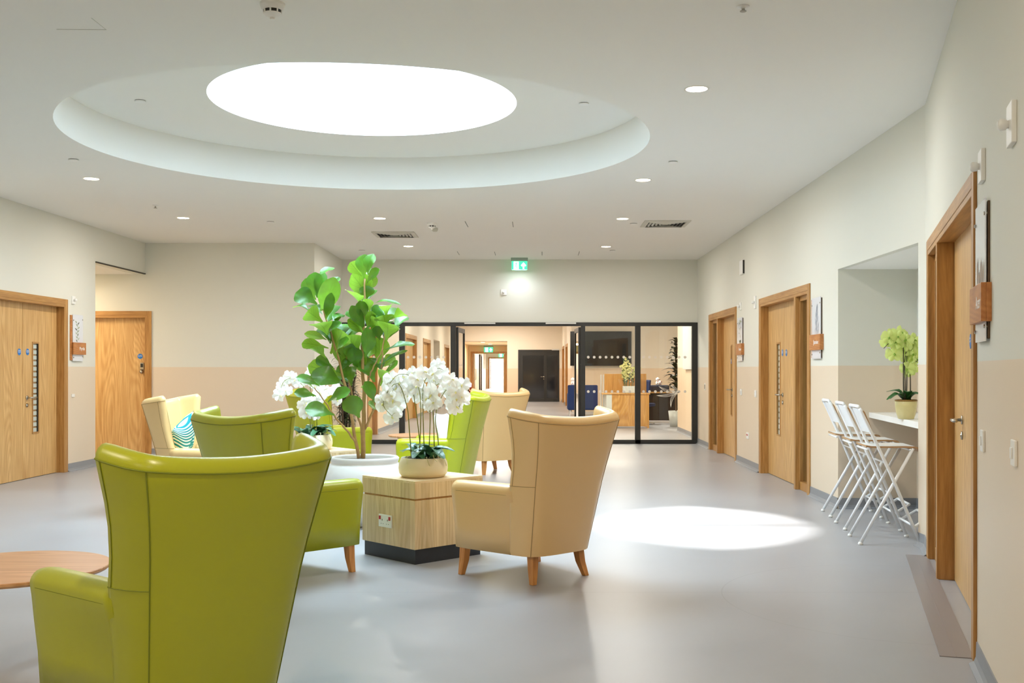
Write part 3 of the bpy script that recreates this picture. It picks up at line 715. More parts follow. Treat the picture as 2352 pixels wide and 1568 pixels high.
for px, py, z, r, lb in ((322, 231, ZC, .047, 'flat white disc cover in the recess, left of the skylight'), (1341, 237, ZC, .043, 'flat white disc cover in the recess, right of the skylight'),
                         (169, 366, H, .047, 'flat white disc cover by the leftmost downlight'), (1546, 371, H, .043, 'flat white disc cover right of the recess'),
                         (621, 509, H, .05, 'small white disc cover between the two middle downlights'), (1455, 513, H, .05, 'small white disc cover beside the right vent'),
                         (831, 575, H, .055, 'small white disc cover above the fig tree top'), (1407, 575, H, .05, 'small white disc cover by the far right downlight')):
    disc(cpt(px, py, z), r, lb, 'sprinkler_cover', 'ceiling cover')
def smoke(p, s_, label):
    t = empty('smoke_detector', p, 0, label, 'smoke detector')
    MB().lathe([(0, 0), (.065*s_, 0), (.065*s_, -.012*s_), (.058*s_, -.03*s_), (.05*s_, -.036*s_), (0, -.036*s_)], 36).build('base', 'white_plastic', t)
    MB().lathe([(.046*s_, -.036*s_), (.044*s_, -.052*s_), (0, -.052*s_)], 36).build('chamber', 'dark_plastic', t)
    b = MB()
    for k in range(8):
        a = 2*PI*k/8; b.box(.04*s_, .049*s_, -.004*s_, .004*s_, -.055*s_, -.034*s_, Matrix.Rotation(a, 4, 'Z'))
    b.lathe([(.048*s_, -.052*s_), (.046*s_, -.058*s_), (.03*s_, -.068*s_), (.014*s_, -.074*s_), (.012*s_, -.084*s_), (0, -.086*s_)], 36)
    b.build('cap', 'white_plastic', t)
smoke(cpt(626, 8), 1.0, 'white round smoke detector at the top of the photo')
smoke(cpt(992, 512), 1.0, 'white smoke detector beyond the recess near the left vent')
t = empty('fire_sprinkler', cpt(1707, 14), 0, 'small metal sprinkler head at the top right of the ceiling', 'sprinkler')
MB().lathe([(0, 0), (.033, 0), (.033, -.006), (.012, -.008), (.01, -.014), (.0, -.014)], 28).build('rose', 'white_plastic', t)
MB().lathe([(0, -.012), (.008, -.012), (.008, -.024), (.017, -.026), (.017, -.029), (0, -.029)], 20).build('head', 'sprinkler_metal', t)
t = empty('fire_sprinkler', cpt(357, 471), 0, 'tiny sprinkler head above the left downlight of the middle row', 'sprinkler')
MB().lathe([(0, 0), (.035, 0), (.035, -.006), (.012, -.008), (.01, -.014), (.0, -.014)], 28).build('rose', 'white_plastic', t)
MB().lathe([(0, -.012), (.008, -.012), (.008, -.03), (.02, -.032), (.02, -.036), (0, -.036)], 20).build('head', 'sprinkler_metal', t)
t = empty('smoke_beacon', cpt(999, 523), 0, 'small dome beacon beside the far smoke detector', 'beacon')
MB().lathe([(0, 0), (.04, 0), (.04, -.03), (.03, -.05), (0, -.055)], 28).build('dome', 'shade_plastic', t, smooth=True)
def vent(p, w_, d, label, flip):
    t = empty('air_vent', p, 0, label, 'vent')
    b = MB(); b.box(-w_/2, w_/2, -d/2, -d/2+.05, -.012, 0); b.box(-w_/2, w_/2, d/2-.05, d/2, -.012, 0); b.box(-w_/2, -w_/2+.05, -d/2+.05, d/2-.05, -.012, 0); b.box(w_/2-.05, w_/2, -d/2+.05, d/2-.05, -.012, 0)
    b.build('frame', 'vent_paint', t, bevel=.003)
    MB().box(-w_/2+.04, w_/2-.04, -d/2+.04, d/2-.04, -.004, -.0005).build('backing', 'cavity', t)
    b = MB(); n_ = 5
    for k in range(n_):
        o_ = .05+k*.045
        for s1_ in (1, -1):
            i0 = o_; xx = s1_*(w_/2-i0)
            mt = Matrix.Translation((xx, 0, -.012)) @ Matrix.Rotation(-s1_*.75, 4, 'Y'); b.box(-.013, .013, -d/2+i0, d/2-i0, -.0012, .0012, mt)
            yy = s1_*(d/2-i0); mt = Matrix.Translation((0, yy, -.012)) @ Matrix.Rotation(s1_*.75, 4, 'X'); b.box(-w_/2+i0, w_/2-i0, -.013, .013, -.0012, .0012, mt)
    i0 = .05+n_*.045-.01
    b.box(-w_/2+i0, w_/2-i0, -d/2+i0, d/2-i0, -.014, -.01)
    b.build('louvres', 'vent_paint', t)
pv = cpt(908, 538); vent((pv[0], pv[1], H), .60, .60, 'white square louvred air vent left of centre', 1)
pv = cpt(1528, 513); vent((pv[0], pv[1], H), .60, .60, 'white square louvred air vent near the right wall', -1)
# access panels: thin shadow gaps in the ceiling
def hatch(k, p0, p1, p2, p3=None):
    b = MB(); P = [cpt(*p) for p in (p0, p1, p2)]
    for a, c in zip(P, P[1:]): b.tube([(a[0], a[1], H-.0005), (c[0], c[1], H-.0005)], .0022, 4)
    tag(b.build('trim_%d' % k, 'shade_plastic'), 'fine joint of a flush ceiling access panel %s' % {4: 'at the top left', 5: 'near the glazed screen'}[k], 'trim', kind='structure')
hatch(4, (210, 41), (244, 68), (130, 67))
b = MB()
for p0, p1 in (((1068, 508), (1075, 521)), ((1177, 509), (1179, 521)), ((1050, 577), (1055, 585)), ((1136, 578), (1138, 586)), ((1245, 578), (1245, 586)), ((1331, 577), (1328, 586))):
    a, c = cpt(*p0), cpt(*p1); b.tube([(a[0], a[1], H-.001), (c[0], c[1], H-.001)], .004, 4)
tag(b.build('trim_5', 'print_dark'), 'fine joints of flush access panels near the glazed screen', 'trim', kind='structure')

# ---------------------------------------------------------------- wing armchairs
def smooth_path(pts, n):
    """Catmull-Rom through pts, n samples evenly by length"""
    P = [Vector(p) for p in pts]; P = [2*P[0]-P[1]]+P+[2*P[-1]-P[-2]]; out = []
    for i in range(1, len(P)-2):
        for k in range(12):
            t = k/12; a, b_, c, d = P[i-1], P[i], P[i+1], P[i+2]
            out.append(.5*((2*b_)+(c-a)*t+(2*a-5*b_+4*c-d)*t*t+(3*b_-a-3*c+d)*t**3))
    out.append(P[-2]); L_ = [0]
    for a, c in zip(out, out[1:]): L_.append(L_[-1]+(c-a).length)
    res = []; j = 0
    for i in range(n):
        s_ = L_[-1]*i/(n-1)
        while j < len(L_)-2 and L_[j+1] < s_: j += 1
        f = 0 if L_[j+1] == L_[j] else (s_-L_[j])/(L_[j+1]-L_[j]); res.append(out[j].lerp(out[j+1], min(1, f)))
    return res
# half outlines (centre of back -> corner -> front edge of wing) at three heights
LEV = [(.17, [(0, -.315), (.12, -.312), (.215, -.29), (.262, -.235), (.278, -.16), (.286, -.10)]),
       (.60, [(0, -.405), (.14, -.40), (.262, -.372), (.312, -.315), (.335, -.245), (.345, -.165)]),
       (1.0, [(0, -.505), (.17, -.498), (.318, -.470), (.372, -.415), (.398, -.32), (.412, -.215)])]
NT = 23
HALF = [(z, smooth_path([(x, y, 0) for x, y in p], NT)) for z, p in LEV]
def lev(z, i):                                   # outline point i (0 centre .. NT-1 wing front) at height z
    if z <= .60: (za, A), (zb, B_) = HALF[0], HALF[1]
    else: (za, A), (zb, B_) = HALF[1], HALF[2]
    t = (z-za)/(zb-za)
    if z > .6: t = t**1.08
    p = A[i].lerp(B_[i], t)
    if z > .6: p = p+Vector((-.010*(i/(NT-1))**2, -.022*(i/(NT-1))**3, 0))*math.sin(PI*min(1, (z-.6)/.4))
    return p
def rimz(i): return .985+.06*(i/(NT-1))**1.8
def shell_cols():
    cols = []
    idx = [(-1, NT-1-k) for k in range(NT)]+[(1, k) for k in range(1, NT)]
    for sgn, i in idx:
        top = rimz(i); col = []
        s_end = (NT-1-i)/(NT-1)*.6                 # distance to the wing's front edge
        T = .092-.01*(i/(NT-1)); r_ = .045
        th = T*(.12+.88*math.sqrt(max(0, 1-(1-min(1, s_end/r_))**2)))
        def pt(z, off):
            p = lev(z, i); q = lev(z, min(NT-1, i+1)); pq = lev(z, max(0, i-1)); tg = (q-pq).normalized(); nn = Vector((-tg.y, tg.x, 0))   # inward
            pp = p+nn*off; return (sgn*pp.x, pp.y)
        zs = [.17, .25, .35, .45, .55, .60, .70, .80, .88, .94, top-.02]
        o0 = (T-th)/2
        for z in zs: x, y = pt(z, o0); col.append((x, y, z))
        for k in range(1, 8):
            a = PI*k/8; off = o0+th/2-th/2*math.cos(a); x, y = pt(top-.02, off); col.append((x, y, top-.02+.05*math.sin(a)*(th/T)**.5))
        for z in reversed(zs[2:]): 
            w_in = o0+th+ (0 if z > .5 else .02); x, y = pt(z, w_in); col.append((x, y, z))
        cols.append(col)
    return cols
def make_chair(name, label, lm, seam, group):
    t = empty(name, (0, 0, 0), 0, label, 'armchair', group)
    cols = shell_cols(); b = MB(); vs = b.grid(cols)
    b.bm.faces.new(vs[0]); b.bm.faces.new(vs[-1][::-1])
    o = b.build('backrest', lm, t, smooth=True)
    # piping along the rim and down the corner seams
    b = MB(); off = .0015
    b.tube([(c[10][0]*1.002, c[10][1]*1.002, c[10][2]) for c in cols], .0028, 6)
    cor = 13
    for sgn in (-1, 1):
        j = (NT-1)+sgn*cor
        b.tube([(c_[0]*1.002, c_[1]*1.002, c_[2]) for c_ in cols[j][:11]], .0024, 6)
        j = (NT-1)+sgn*(NT-3); b.tube([(c_[0]*1.002, c_[1]*1.0, c_[2]) for c_ in cols[j][5:11]], .0018, 6)
    for sgn in (-1, 1):
        js = [(NT-1)+sgn*q for q in range(cor, NT)]; b.tube([(cols[j][5][0]*1.002, cols[j][5][1], cols[j][5][2]) for j in js], .0018, 6)
    b.build('piping', seam, o)
    # arms: swept cross sections front to back
    for sgn in (-1, 1):
        b = MB(); rows = []
        ys = [-.20, -.15, -.08, .02, .12, .22, .30, .34, .36, .37]
        for q, y in enumerate(ys):
            k = (y+.27)/.64
            xb = .262+.072*min(1, k*1.25); xt = .332+.04*k; wi = .125
            e = 0 if y < .325 else (1-math.sqrt(max(0, 1-((y-.325)/.047)**2)))*.05
            zt = .602-.006*k-e; rr = .05
            pr = [(xb-wi+.02+e, .17), (xb-wi+.02+e, .40)]
            xi = xt-wi+e; xo = xt-e
            pr += [(xi, .48), (xi, zt-rr)]
            for s_ in range(1, 6): a = PI/2*s_/6; pr.append((xi+rr-rr*math.cos(a), zt-rr+rr*math.sin(a)))
            pr.append((xi+rr, zt)); pr.append((xo-rr, zt))
            for s_ in range(1, 6): a = PI/2*s_/6; pr.append((xo-rr+rr*math.sin(a), zt-rr+rr*math.cos(a)))
            pr += [(xo, zt-rr), (xo-.006, zt-.09), (xb+.022-e, .42), (xb+.008-e, .30), (xb-e, .17)]
            rows.append([(sgn*x, y, z) for x, z in pr])
        vs = b.grid(rows, closed=True); b.bm.faces.new(vs[0]); b.bm.faces.new(vs[-1][::-1])
        a_ = b.build('arm', lm, t, smooth=True)
        m = MB(); m.tube([(sgn*(.332+.04*((y+.27)/.615)-.004 + .0005), y, .602-.006*((y+.27)/.615)-.062) for y in ys[1:7]], .0018, 5); m.build('arm_seam', seam, a_)
    b = MB()
    out = [(x, y) for x, y in [(-.20, -.27), (.20, -.27), (.245, -.1), (.275, .30), (.262, .338), (-.262, .338), (-.275, .30), (-.245, -.1)]]
    b.prism(out, .17, .335); b.build('seat_base', lm, t, bevel=.008)
    # seat cushion
    b = MB(); rows = []
    n_ = 12
    for i in range(n_+1):
        u = i/n_; y = -.33+u*.685; row = []
        for j in range(n_+1):
            v = j/n_; wd = .17+.075*min(1, u*1.4); x = -wd+v*2*wd
            e = min(1, min(u, 1-u)*7, min(v, 1-v)*7); z = .335+.125*math.sin(PI/2*e)**.6
            row.append((x, y, z))
        rows.append(row)
    b.grid(rows); b.grid([[(p[0], p[1], .335) for p in r] for r in rows]); bmesh.ops.remove_doubles(b.bm, verts=b.bm.verts, dist=.0005)
    b.build('seat_cushion', lm, t, smooth=True)
    # legs
    for x, y, kx, ky in ((-.30, .285, -.03, .0), (.30, .285, .03, .0), (-.195, -.235, -.03, -.035), (.195, -.235, .03, -.035)):
        b = MB(); r0, r1 = .026, .0165
        A = [b.bm.verts.new((x+a*r0, y+c*r0, .172)) for a, c in ((-1, -1), (1, -1), (1, 1), (-1, 1))]; mid = [b.bm.verts.new((x+kx*.3+a*.023, y+ky*.3+c*.023, .09)) for a, c in ((-1, -1), (1, -1), (1, 1), (-1, 1))]
        B_ = [b.bm.verts.new((x+kx+a*r1, y+ky+c*r1, 0)) for a, c in ((-1, -1), (1, -1), (1, 1), (-1, 1))]
        for P_, Q_ in ((A, mid), (mid, B_)):
            for k in range(4): b.bm.faces.new((P_[k], P_[(k+1) % 4], Q_[(k+1) % 4], Q_[k]))
        b.bm.faces.new(A[::-1]); b.bm.faces.new(B_); b.build('leg', 'chair_leg', t, bevel=.003)
    return t
gch = make_chair('wing_armchair', 'large green leather wing armchair in the foreground, seen from behind', 'green_leather', 'green_seam', 'green wing armchairs')
cch = make_chair('wing_armchair', 'tan cream wing armchair right of the wooden block table, seen from behind', 'cream_leather', 'cream_seam', 'cream wing armchairs')
def put(src, x, y, deg, label, first=False):
    o = src if first else copy_tree(src)
    o.location = (x, y, 0); o.rotation_euler = (0, 0, -math.radians(deg)); o['label'] = label; return o
put(gch, -1.265, 3.81, -47.6, gch['label'], True)
put(cch, .008, 6.784, -42.5, cch['label'], True)
put(gch, -1.571, 6.827, 37.9, 'green wing armchair just beyond the foreground one, its arm reaching right toward the block table')
put(gch, -.926, 11.13, -77.8, 'bright green wing armchair behind the white orchids, with a white cushion in it')
put(gch, -2.42, 13.1, 49.2, 'farthest green wing armchair, half hidden behind the fig tree trunks')
put(cch, -2.95, 9.75, 96, 'pale cream wing armchair at the left holding the teal cushion')
put(cch, -.534, 13.48, -36.3, 'cream wing armchair farthest back, directly before the open glass doors')
# cushions
def cushion(name, loc, rot, s_, m, label, th=.13):
    b = MB(); n_ = 18; rows = [[], []]
    def g(sg):
        R_ = []
        for i in range(n_+1):
            row = []
            for j in range(n_+1):
                u = -1+2*i/n_; v = -1+2*j/n_
                k = (1-u**4)*(1-v**4); pin = 1-.07*(1-abs(v)**2)*abs(u)-.0
                px_ = u*s_/2*(1-.08*(1-v*v)*abs(u)); pz = v*s_/2*(1-.08*(1-u*u)*abs(v))
                row.append((px_, sg*th/2*max(0, k)**.55, pz))
            R_.append(row)
        return R_
    b.grid(g(1)); b.grid(g(-1)); bmesh.ops.remove_doubles(b.bm, verts=b.bm.verts, dist=.0008)
    o = b.build(name, m, smooth=True, loc=loc, rot=rot); return tag(o, label, 'cushion')
cushion('throw_cushion', (-3.17, 9.76, .665), (math.radians(-16), math.radians(24), math.radians(-100)), .40, 'palm_fabric', 'teal and white palm leaf cushion sitting in the left cream armchair')
cushion('throw_cushion', (-.86, 11.12, .645), (math.radians(-18), math.radians(3), math.radians(77)), .42, 'cushion_white', 'plain white cushion leaning in the bright green armchair')

# ---------------------------------------------------------------- block tables, round tables, planter
def block_table(c, ang, label):
    t = empty('block_table', (c[0], c[1], 0), ang, label, 'table', 'pale wooden block tables')
    h = .30
    MB().box(-h+.012, h-.012, -h+.012, h-.012, 0, .10).build('plinth', 'kick_black', t)
    MB().box(-h, h, -h, h, .10, .425).build('body', 'pale_ply', t, bevel=.0015)
    MB().box(-h+.012, h-.012, -h+.012, h-.012, .425, .437).build('shadow_gap', 'oak_frame', t)
    tp = MB().box(-h, h, -h, h, .437, .54).build('lid', 'pale_ply', t, bevel=.0015)
    MB().box(-h+.0005, h-.0005, -h+.0005, h-.0005, .54, .555).build('lid_top', 'pale_ply_top', t, bevel=.001)
    return t
bt = block_table((-.75, 7.508), math.radians(44), 'pale wooden block table in front, with a white double socket on its side')
block_table((-1.99, 9.93), math.radians(40), 'pale wooden block table farther back, left of the stone planter')
# socket on the left face (local -x face when turned)
def socket_on(t, y, z):
    s_ = MB().box(-.311, -.3, y-.073, y+.073, z-.043, z+.043).build('double_socket', 'white_plastic', t, bevel=.003)
    for yy in (y+.055, y-.055): MB().box(-.317, -.311, yy-.007, yy+.007, z+.008, z+.032).build('rocker_switch', 'socket_red', s_)
    h = MB()
    for yy in (y+.03, y-.03):
        h.box(-.3115, -.311, yy-.003, yy+.003, z+.0, z+.012); h.box(-.3115, -.311, yy-.014, yy-.008, z-.022, z-.018); h.box(-.3115, -.311, yy+.008, yy+.014, z-.022, z-.018)
    h.build('pin_holes', 'dark_plastic', s_)
socket_on(bt, .02, .262)
def round_table(x, y, r, z, label, a0_=.6, legs=True):
    t = empty('round_table', (x, y, 0), 0, label, 'table')
    MB().lathe([(0, z-.022), (r-.012, z-.022), (r, z-.012), (r, z-.003), (r-.003, z), (0, z)], 96).build('table_top', 'table_wood', t)
    for k in range(4):
        a = a0_+PI/2*k
        MB().tube([(r*.6*math.cos(a), r*.6*math.sin(a), z-.022), (r*.78*math.cos(a), r*.78*math.sin(a), 0)], [.022, .013], 14).build('leg', 'chair_leg', t, smooth=True)
    MB().lathe([(0, z-.04), (r*.7, z-.04), (r*.7, z-.022), (0, z-.022)], 48).build('under_frame', 'chair_leg', t)
    return t
round_table(-2.24, 4.6, .41, .45, 'round wooden coffee table cut by the left edge, beside the foreground green armchair', -.2)
round_table(-1.32, 12.75, .36, .52, 'small round wooden table behind the white orchids', PI/4)
def planter(x, y):
    t = empty('stone_planter', (x, y, 0), 0, 'large round off-white stone planter holding the tall fig tree', 'planter')
    pr = [(0, 0), (.22, 0), (.25, .02), (.30, .10), (.352, .22), (.372, .33), (.362, .42), (.325, .485), (.30, .502), (.285, .508), (.278, .52), (.286, .54), (.288, .555), (.276, .566), (.256, .564), (.25, .55), (.25, .48), (0, .48)]
    MB().lathe(pr, 72).build('pot', 'planter_stone', t, smooth=True)
    MB().lathe([(0, .548), (.12, .546), (.25, .538)], 48).build('gravel', 'gravel', t)
    return t
PX, PY = -1.385, 9.0
planter(PX, PY)

# ---------------------------------------------------------------- fiddle leaf fig
def add_leaf(b, base, tip, wd, nrm, shape, uvl, cup=.18, bend=.12, nu=4, nv=12):
    base, tip = Vector(base), Vector(tip); d = tip-base; L_ = d.length; d.normalize()
    nn = (Vector(nrm)-d*Vector(nrm).dot(d)).normalized(); side = d.cross(nn).normalized(); rows = []
    for i in range(nv+1):
        t = i/nv; w_ = wd/2*shape(t); row = []
        cen = base+d*(L_*t)+nn*(bend*L_*math.sin(PI*t)) - nn*(bend*L_*.6*t*t)
        for j in range(-nu, nu+1):
            v = j/nu; row.append(cen+side*(w_*v)+nn*(cup*w_*abs(v)**1.3*(1+.35*math.sin(9*t+3*v))+.05*w_*abs(v)*math.sin(16*t+5*v+L_*40)))
        rows.append(row)
    vs = [[b.bm.verts.new(p) for p in r] for r in rows]
    for i in range(nv):
        for j in range(2*nu):
            f = b.bm.faces.new((vs[i][j], vs[i][j+1], vs[i+1][j+1], vs[i+1][j])); f.smooth = True
            for lp, (ii, jj) in zip(f.loops, ((i, j), (i, j+1), (i+1, j+1), (i+1, j))): lp[uvl].uv = (jj/(2*nu), ii/nv)
def fiddle(t):
    if t < .08: return .10+t*.6
    k = (t-.08)/.92
    return (.15+.42*math.sin(PI*min(1, k*1.5)*.5)+.50*max(0, math.sin(PI*max(0, (k-.18)/.90)))**1.0)*(1 if k < .8 else math.sqrt(max(.0, 1-((k-.8)/.203)**2)))
ft = empty('fiddle_leaf_fig', (PX, PY, .54), 0, 'tall fiddle leaf fig tree with glossy green leaves growing in the stone planter', 'tree')
o0 = Vector((PX, PY, .54))
def zp(x, y, sc, ox, oy): return (ox+x/sc, oy+y/sc)
def fp(px, py, dy=0): return at(px, py, PY+dy)-o0
rnd = random.Random(11)
trunks = [([(833, 1052, 0), (835, 980, 0), (836, 900, .0), (832, 830, .02), (834, 760, .0), (837, 700, -.02), (838, 640, 0)], .021, .007),
          ([(824, 1052, -.05), (812, 985, -.1), (798, 910, -.12), (784, 850, -.1), (768, 790, -.12), (752, 740, -.1), (738, 690, -.08), (728, 640, -.06)], .015, .005),
          ([(836, 1028, .04), (828, 975, .08), (814, 930, .12), (803, 880, .1), (797, 830, .05), (790, 790, .02)], .012, .005),
          ([(838, 985, 0), (856, 945, -.05), (868, 900, -.1), (876, 850, -.1), (880, 790, -.05), (886, 750, 0)], .011, .005),
          ([(816, 1015, -.08), (800, 992, -.16), (772, 960, -.22), (745, 920, -.26), (722, 890, -.28)], .010, .004),
          ([(835, 800, 0), (852, 770, .05), (872, 745, .08), (885, 715, .1)], .007, .004),
          ([(845, 880, 0), (850, 860, -.15), (862, 835, -.2), (880, 800, -.2)], .008, .004)]
b = MB(); b2 = MB()
for pts, r0, r1 in trunks:
    P_ = smooth_path([fp(*p) for p in pts], 30); n_ = len(P_)
    b.tube([p+Vector((.003*math.sin(i*1.3), 0, 0)) for i, p in enumerate(P_)], [r0+(r1-r0)*i/(n_-1) for i in range(n_)], 10)
b.build('trunk', 'bark', ft, smooth=True); b2.bm.free()
Z3 = (4.75, 660, 570); Z2 = (2.613, 600, 540)
leaves = [(840,330,835,80,130),(880,290,950,95,100),(815,305,695,165,110),(870,380,985,240,90),(880,450,950,310,110),(845,600,735,310,215),(800,610,690,470,150),(330,540,265,270,135),(325,520,390,285,95),(310,560,145,325,115),(325,610,105,490,150),
 (365,680,500,370,160),(380,720,240,620,110),(250,690,80,635,90),(385,805,225,690,150),(420,780,475,520,80),(440,950,330,815,180),(500,860,580,720,95),(430,1000,215,935,70),(440,1000,560,820,115),(470,1150,600,910,175),(450,1090,170,1035,90),(420,1200,255,1090,120),
 (580,1300,555,1010,130),(640,1350,620,1080,130),(500,1300,330,1200,90),(600,1390,255,1290,160),(620,1500,290,1410,190),(290,1530,110,1410,85),(790,1150,650,970,165),(830,930,680,790,115),(850,900,712,650,100),(830,1400,740,1140,150),(835,800,795,590,100),(850,1190,870,900,120),
 (870,900,920,700,95),(870,660,1205,590,75),(930,800,1030,640,120),(1080,745,1105,615,125),(1130,775,1275,705,95),(1150,880,1295,755,110),(1080,1005,1090,810,175),(1075,830,1050,735,160),(1010,1000,970,860,100),(990,1260,1000,990,175),(1060,1110,1365,1045,120),(990,1290,1285,1120,70),
 (1060,1290,1165,1195,110),(1060,1350,1185,1270,115),(950,1460,815,1215,200),(1010,1500,1100,1345,145),(915,1560,855,1460,90),(900,960,975,770,130),(660,1210,700,1060,100),(540,1180,640,1000,110),(700,1500,690,1300,110),(860,560,870,420,120),(900,700,850,560,90),(560,1450,640,1280,110),(470,1040,440,870,120),(760,1300,720,1100,120),(880,1180,960,1020,120)]
b = MB(); uvl = b.bm.loops.layers.uv.new('UVMap')
dep = lambda x: -.1 if x < 560 else (0 if x < 960 else -.06)
cen = Vector((0, 0, 0))
for i, (bx, by, tx, ty, w_) in enumerate(leaves):
    p = zp(bx, by, *Z3); q = zp(tx, ty, *Z3); dz = rnd.uniform(-.22, .12)
    A = fp(p[0], p[1], dep(bx)+rnd.uniform(-.05, .05)); B_ = fp(q[0], q[1], dep(bx)+dz); B_ = A+(B_-A)*1.08
    nrm = Vector((rnd.uniform(-.5, .5), -rnd.uniform(.5, 1.2), rnd.uniform(.1, 1.0)))
    if rnd.random() < .5: nrm = Vector((rnd.uniform(-.45, .45), rnd.uniform(.6, .95), .3))
    if i in (36, 12, 45, 46, 13): nrm = Vector((.1, -.35, 1))
    if i in (7, 8, 9, 0, 1): nrm = Vector((rnd.uniform(-.3, .3), -1, .25)); B_.y = A.y-.03
    add_leaf(b, A, B_, w_/4.75*9/F*1.32, nrm, fiddle, uvl, bend=rnd.uniform(.03, .16), cup=rnd.uniform(.08, .4))
for (bx, by, tx, ty, w_) in [(440,1080,265,1040,75),(330,965,200,945,45),(400,1000,530,930,60),(590,1095,530,965,85),(680,1005,625,880,55),(690,1050,645,1010,45),(350,905,215,850,45)]:
    p = zp(bx, by, *Z2); q = zp(tx, ty, *Z2)
    dd = -.26 if bx < 460 else -.1
    add_leaf(b, fp(p[0], p[1], dd), fp(q[0], q[1], dd-.1), w_/2.613*9/F*1.4, (rnd.uniform(-.3, .3), -.8, .6), fiddle, uvl, bend=.08, cup=.2)
# a few more leaves on the far side of the tree
for k in range(34):
    br = trunks[k % 4][0]; p = br[rnd.randint(3, len(br)-1)]; a = rnd.uniform(0, PI)
    A = fp(p[0], p[1], p[2]+.03); B_ = A+Vector((math.cos(a)*.14, abs(math.sin(a))*.2, rnd.uniform(.05, .22)))
    add_leaf(b, A, B_, .14, (0, -.3, 1), fiddle, uvl, bend=.08, cup=.2)
b.build('foliage', 'fig_leaf', ft, fix=False)

# ---------------------------------------------------------------- orchids
def flower_mesh(name, m):
    b = MB()
    def petal(a, L_, wd, tilt, sh):
        rows = []; n_ = 5
        for i in range(n_+1):
            t = i/n_; w_ = wd/2*sh(t); row = []
            for j in range(-2, 3):
                v = j/2; x = w_*v; r_ = L_*t; y = -tilt*r_*t*1.2+.012*v*v*(1 if t > .1 else 0)
                row.append((x*math.cos(a)+r_*math.sin(a), y, r_*math.cos(a)-x*math.sin(a)))
            rows.append(row)
        b.grid(rows)
    big = lambda t: .12+.95*math.sin(PI*min(1, t*.62+.02))**.9*(1 if t < .85 else .72 if t < .99 else .42)
    nar = lambda t: .25+.8*math.sin(PI*min(1, t*.75+.05))*(1 if t < .99 else .5)
    for a in (PI/2-.15, -PI/2+.15): petal(a, .052, .062, -.10, big)
    for a in (0, PI-.62, -PI+.62): petal(a, .048, .034, .15, nar)
    for f in b.bm.faces: f.smooth = True
    me = bpy.data.meshes.new(name); b.bm.to_mesh(me); b.bm.free(); me.materials.append(M[m]); return me
def lip_mesh(name, m):
    b = MB(); b.tube([(0, -.002, .004), (0, -.010, 0), (0, -.016, -.007), (0, -.017, -.014)], [.003, .0045, .004, .0015], 7)
    b.tube([(-.008, -.009, -.002), (0, -.011, -.003), (.008, -.009, -.002)], [.0015, .003, .0015], 6)
    for f in b.bm.faces: f.smooth = True
    me = bpy.data.meshes.new(name); b.bm.to_mesh(me); b.bm.free(); me.materials.append(M[m]); return me
FW, FG = flower_mesh('flower', 'petal_white'), flower_mesh('flower', 'petal_green'); LWH, LGR = lip_mesh('flower_lip', 'petal_lip'), lip_mesh('flower_lip', 'petal_lip_green')
def strap_shape(t): return .35+.65*math.sin(PI*min(1, t*.85+.08)) if t < .97 else .25
def orchid(org, label, pot, flowers, sprays, nleaf, leafL, me, lme, stem_m, leaf_m, Y, seed, fs=1.0, spread=.12, rim=.14, stemr=.0042, dyr=.1):
    """flowers: photo points; each hangs on the nearest spray"""
    rnd = random.Random(seed)
    t = empty('potted_orchid', org, 0, label, 'orchid'); O = Vector(org)
    pot(t)
    b = MB(); uvl = b.bm.loops.layers.uv.new('UVMap')
    for k in range(nleaf):
        a = 2*PI*k/nleaf+rnd.uniform(-.25, .25); r0 = rnd.uniform(.0, .05)*spread/.12; L_ = leafL*rnd.uniform(.75, 1.1)
        A = Vector((r0*math.cos(a)+rnd.uniform(-.5, .5)*spread, r0*math.sin(a)+rnd.uniform(-.25, .25)*spread, rim)); up = rnd.uniform(.15, .85)
        B_ = A+Vector((math.cos(a)*L_*(1-up*.35), math.sin(a)*L_*(1-up*.35), L_*up*.7))
        add_leaf(b, A, B_, leafL*.36, (0, -.15, 1), strap_shape, uvl, cup=.35, bend=.22, nu=2, nv=7)
    b.build('leaves', leaf_m, t, fix=False)
    paths = []
    for sp in sprays:
        P_ = smooth_path([at(px, py, Y+dy)-O for px, py, dy in sp], 26); paths.append(P_)
        n_ = len(P_); MB().tube(P_, [stemr*(1-.55*i/n_) for i in range(n_)], 7).build('stem', stem_m, t, smooth=True)
    allp = [p for P_ in paths for p in P_[6:]]
    st = MB()
    for (px, py) in flowers:
        d0 = rnd.uniform(-dyr, dyr); p = at(px, py, Y+d0)-O
        q = min(allp, key=lambda v: (Vector((v.x, v.y*.4, v.z))-Vector((p.x, p.y*.4, p.z))).length)
        fl = bpy.data.objects.new('flower', me); C.objects.link(fl); fl.parent = t
        s_ = fs*rnd.uniform(1.0, 1.3); fl.scale = (s_, s_, s_); fl.location = p
        fl.rotation_euler = (rnd.uniform(-.5, .35), rnd.uniform(-.5, .5), rnd.uniform(-.9, .9))
        lp = bpy.data.objects.new('flower_lip', lme); C.objects.link(lp); lp.parent = fl
        st.tube([q, (q+p)/2+Vector((0, .01, .01)), p+Vector((0, .004, 0))], .0014, 5)
    st.build('flower_stalks', 'orchid_stem' if stem_m == 'orchid_stem' else stem_m, t)
    return t
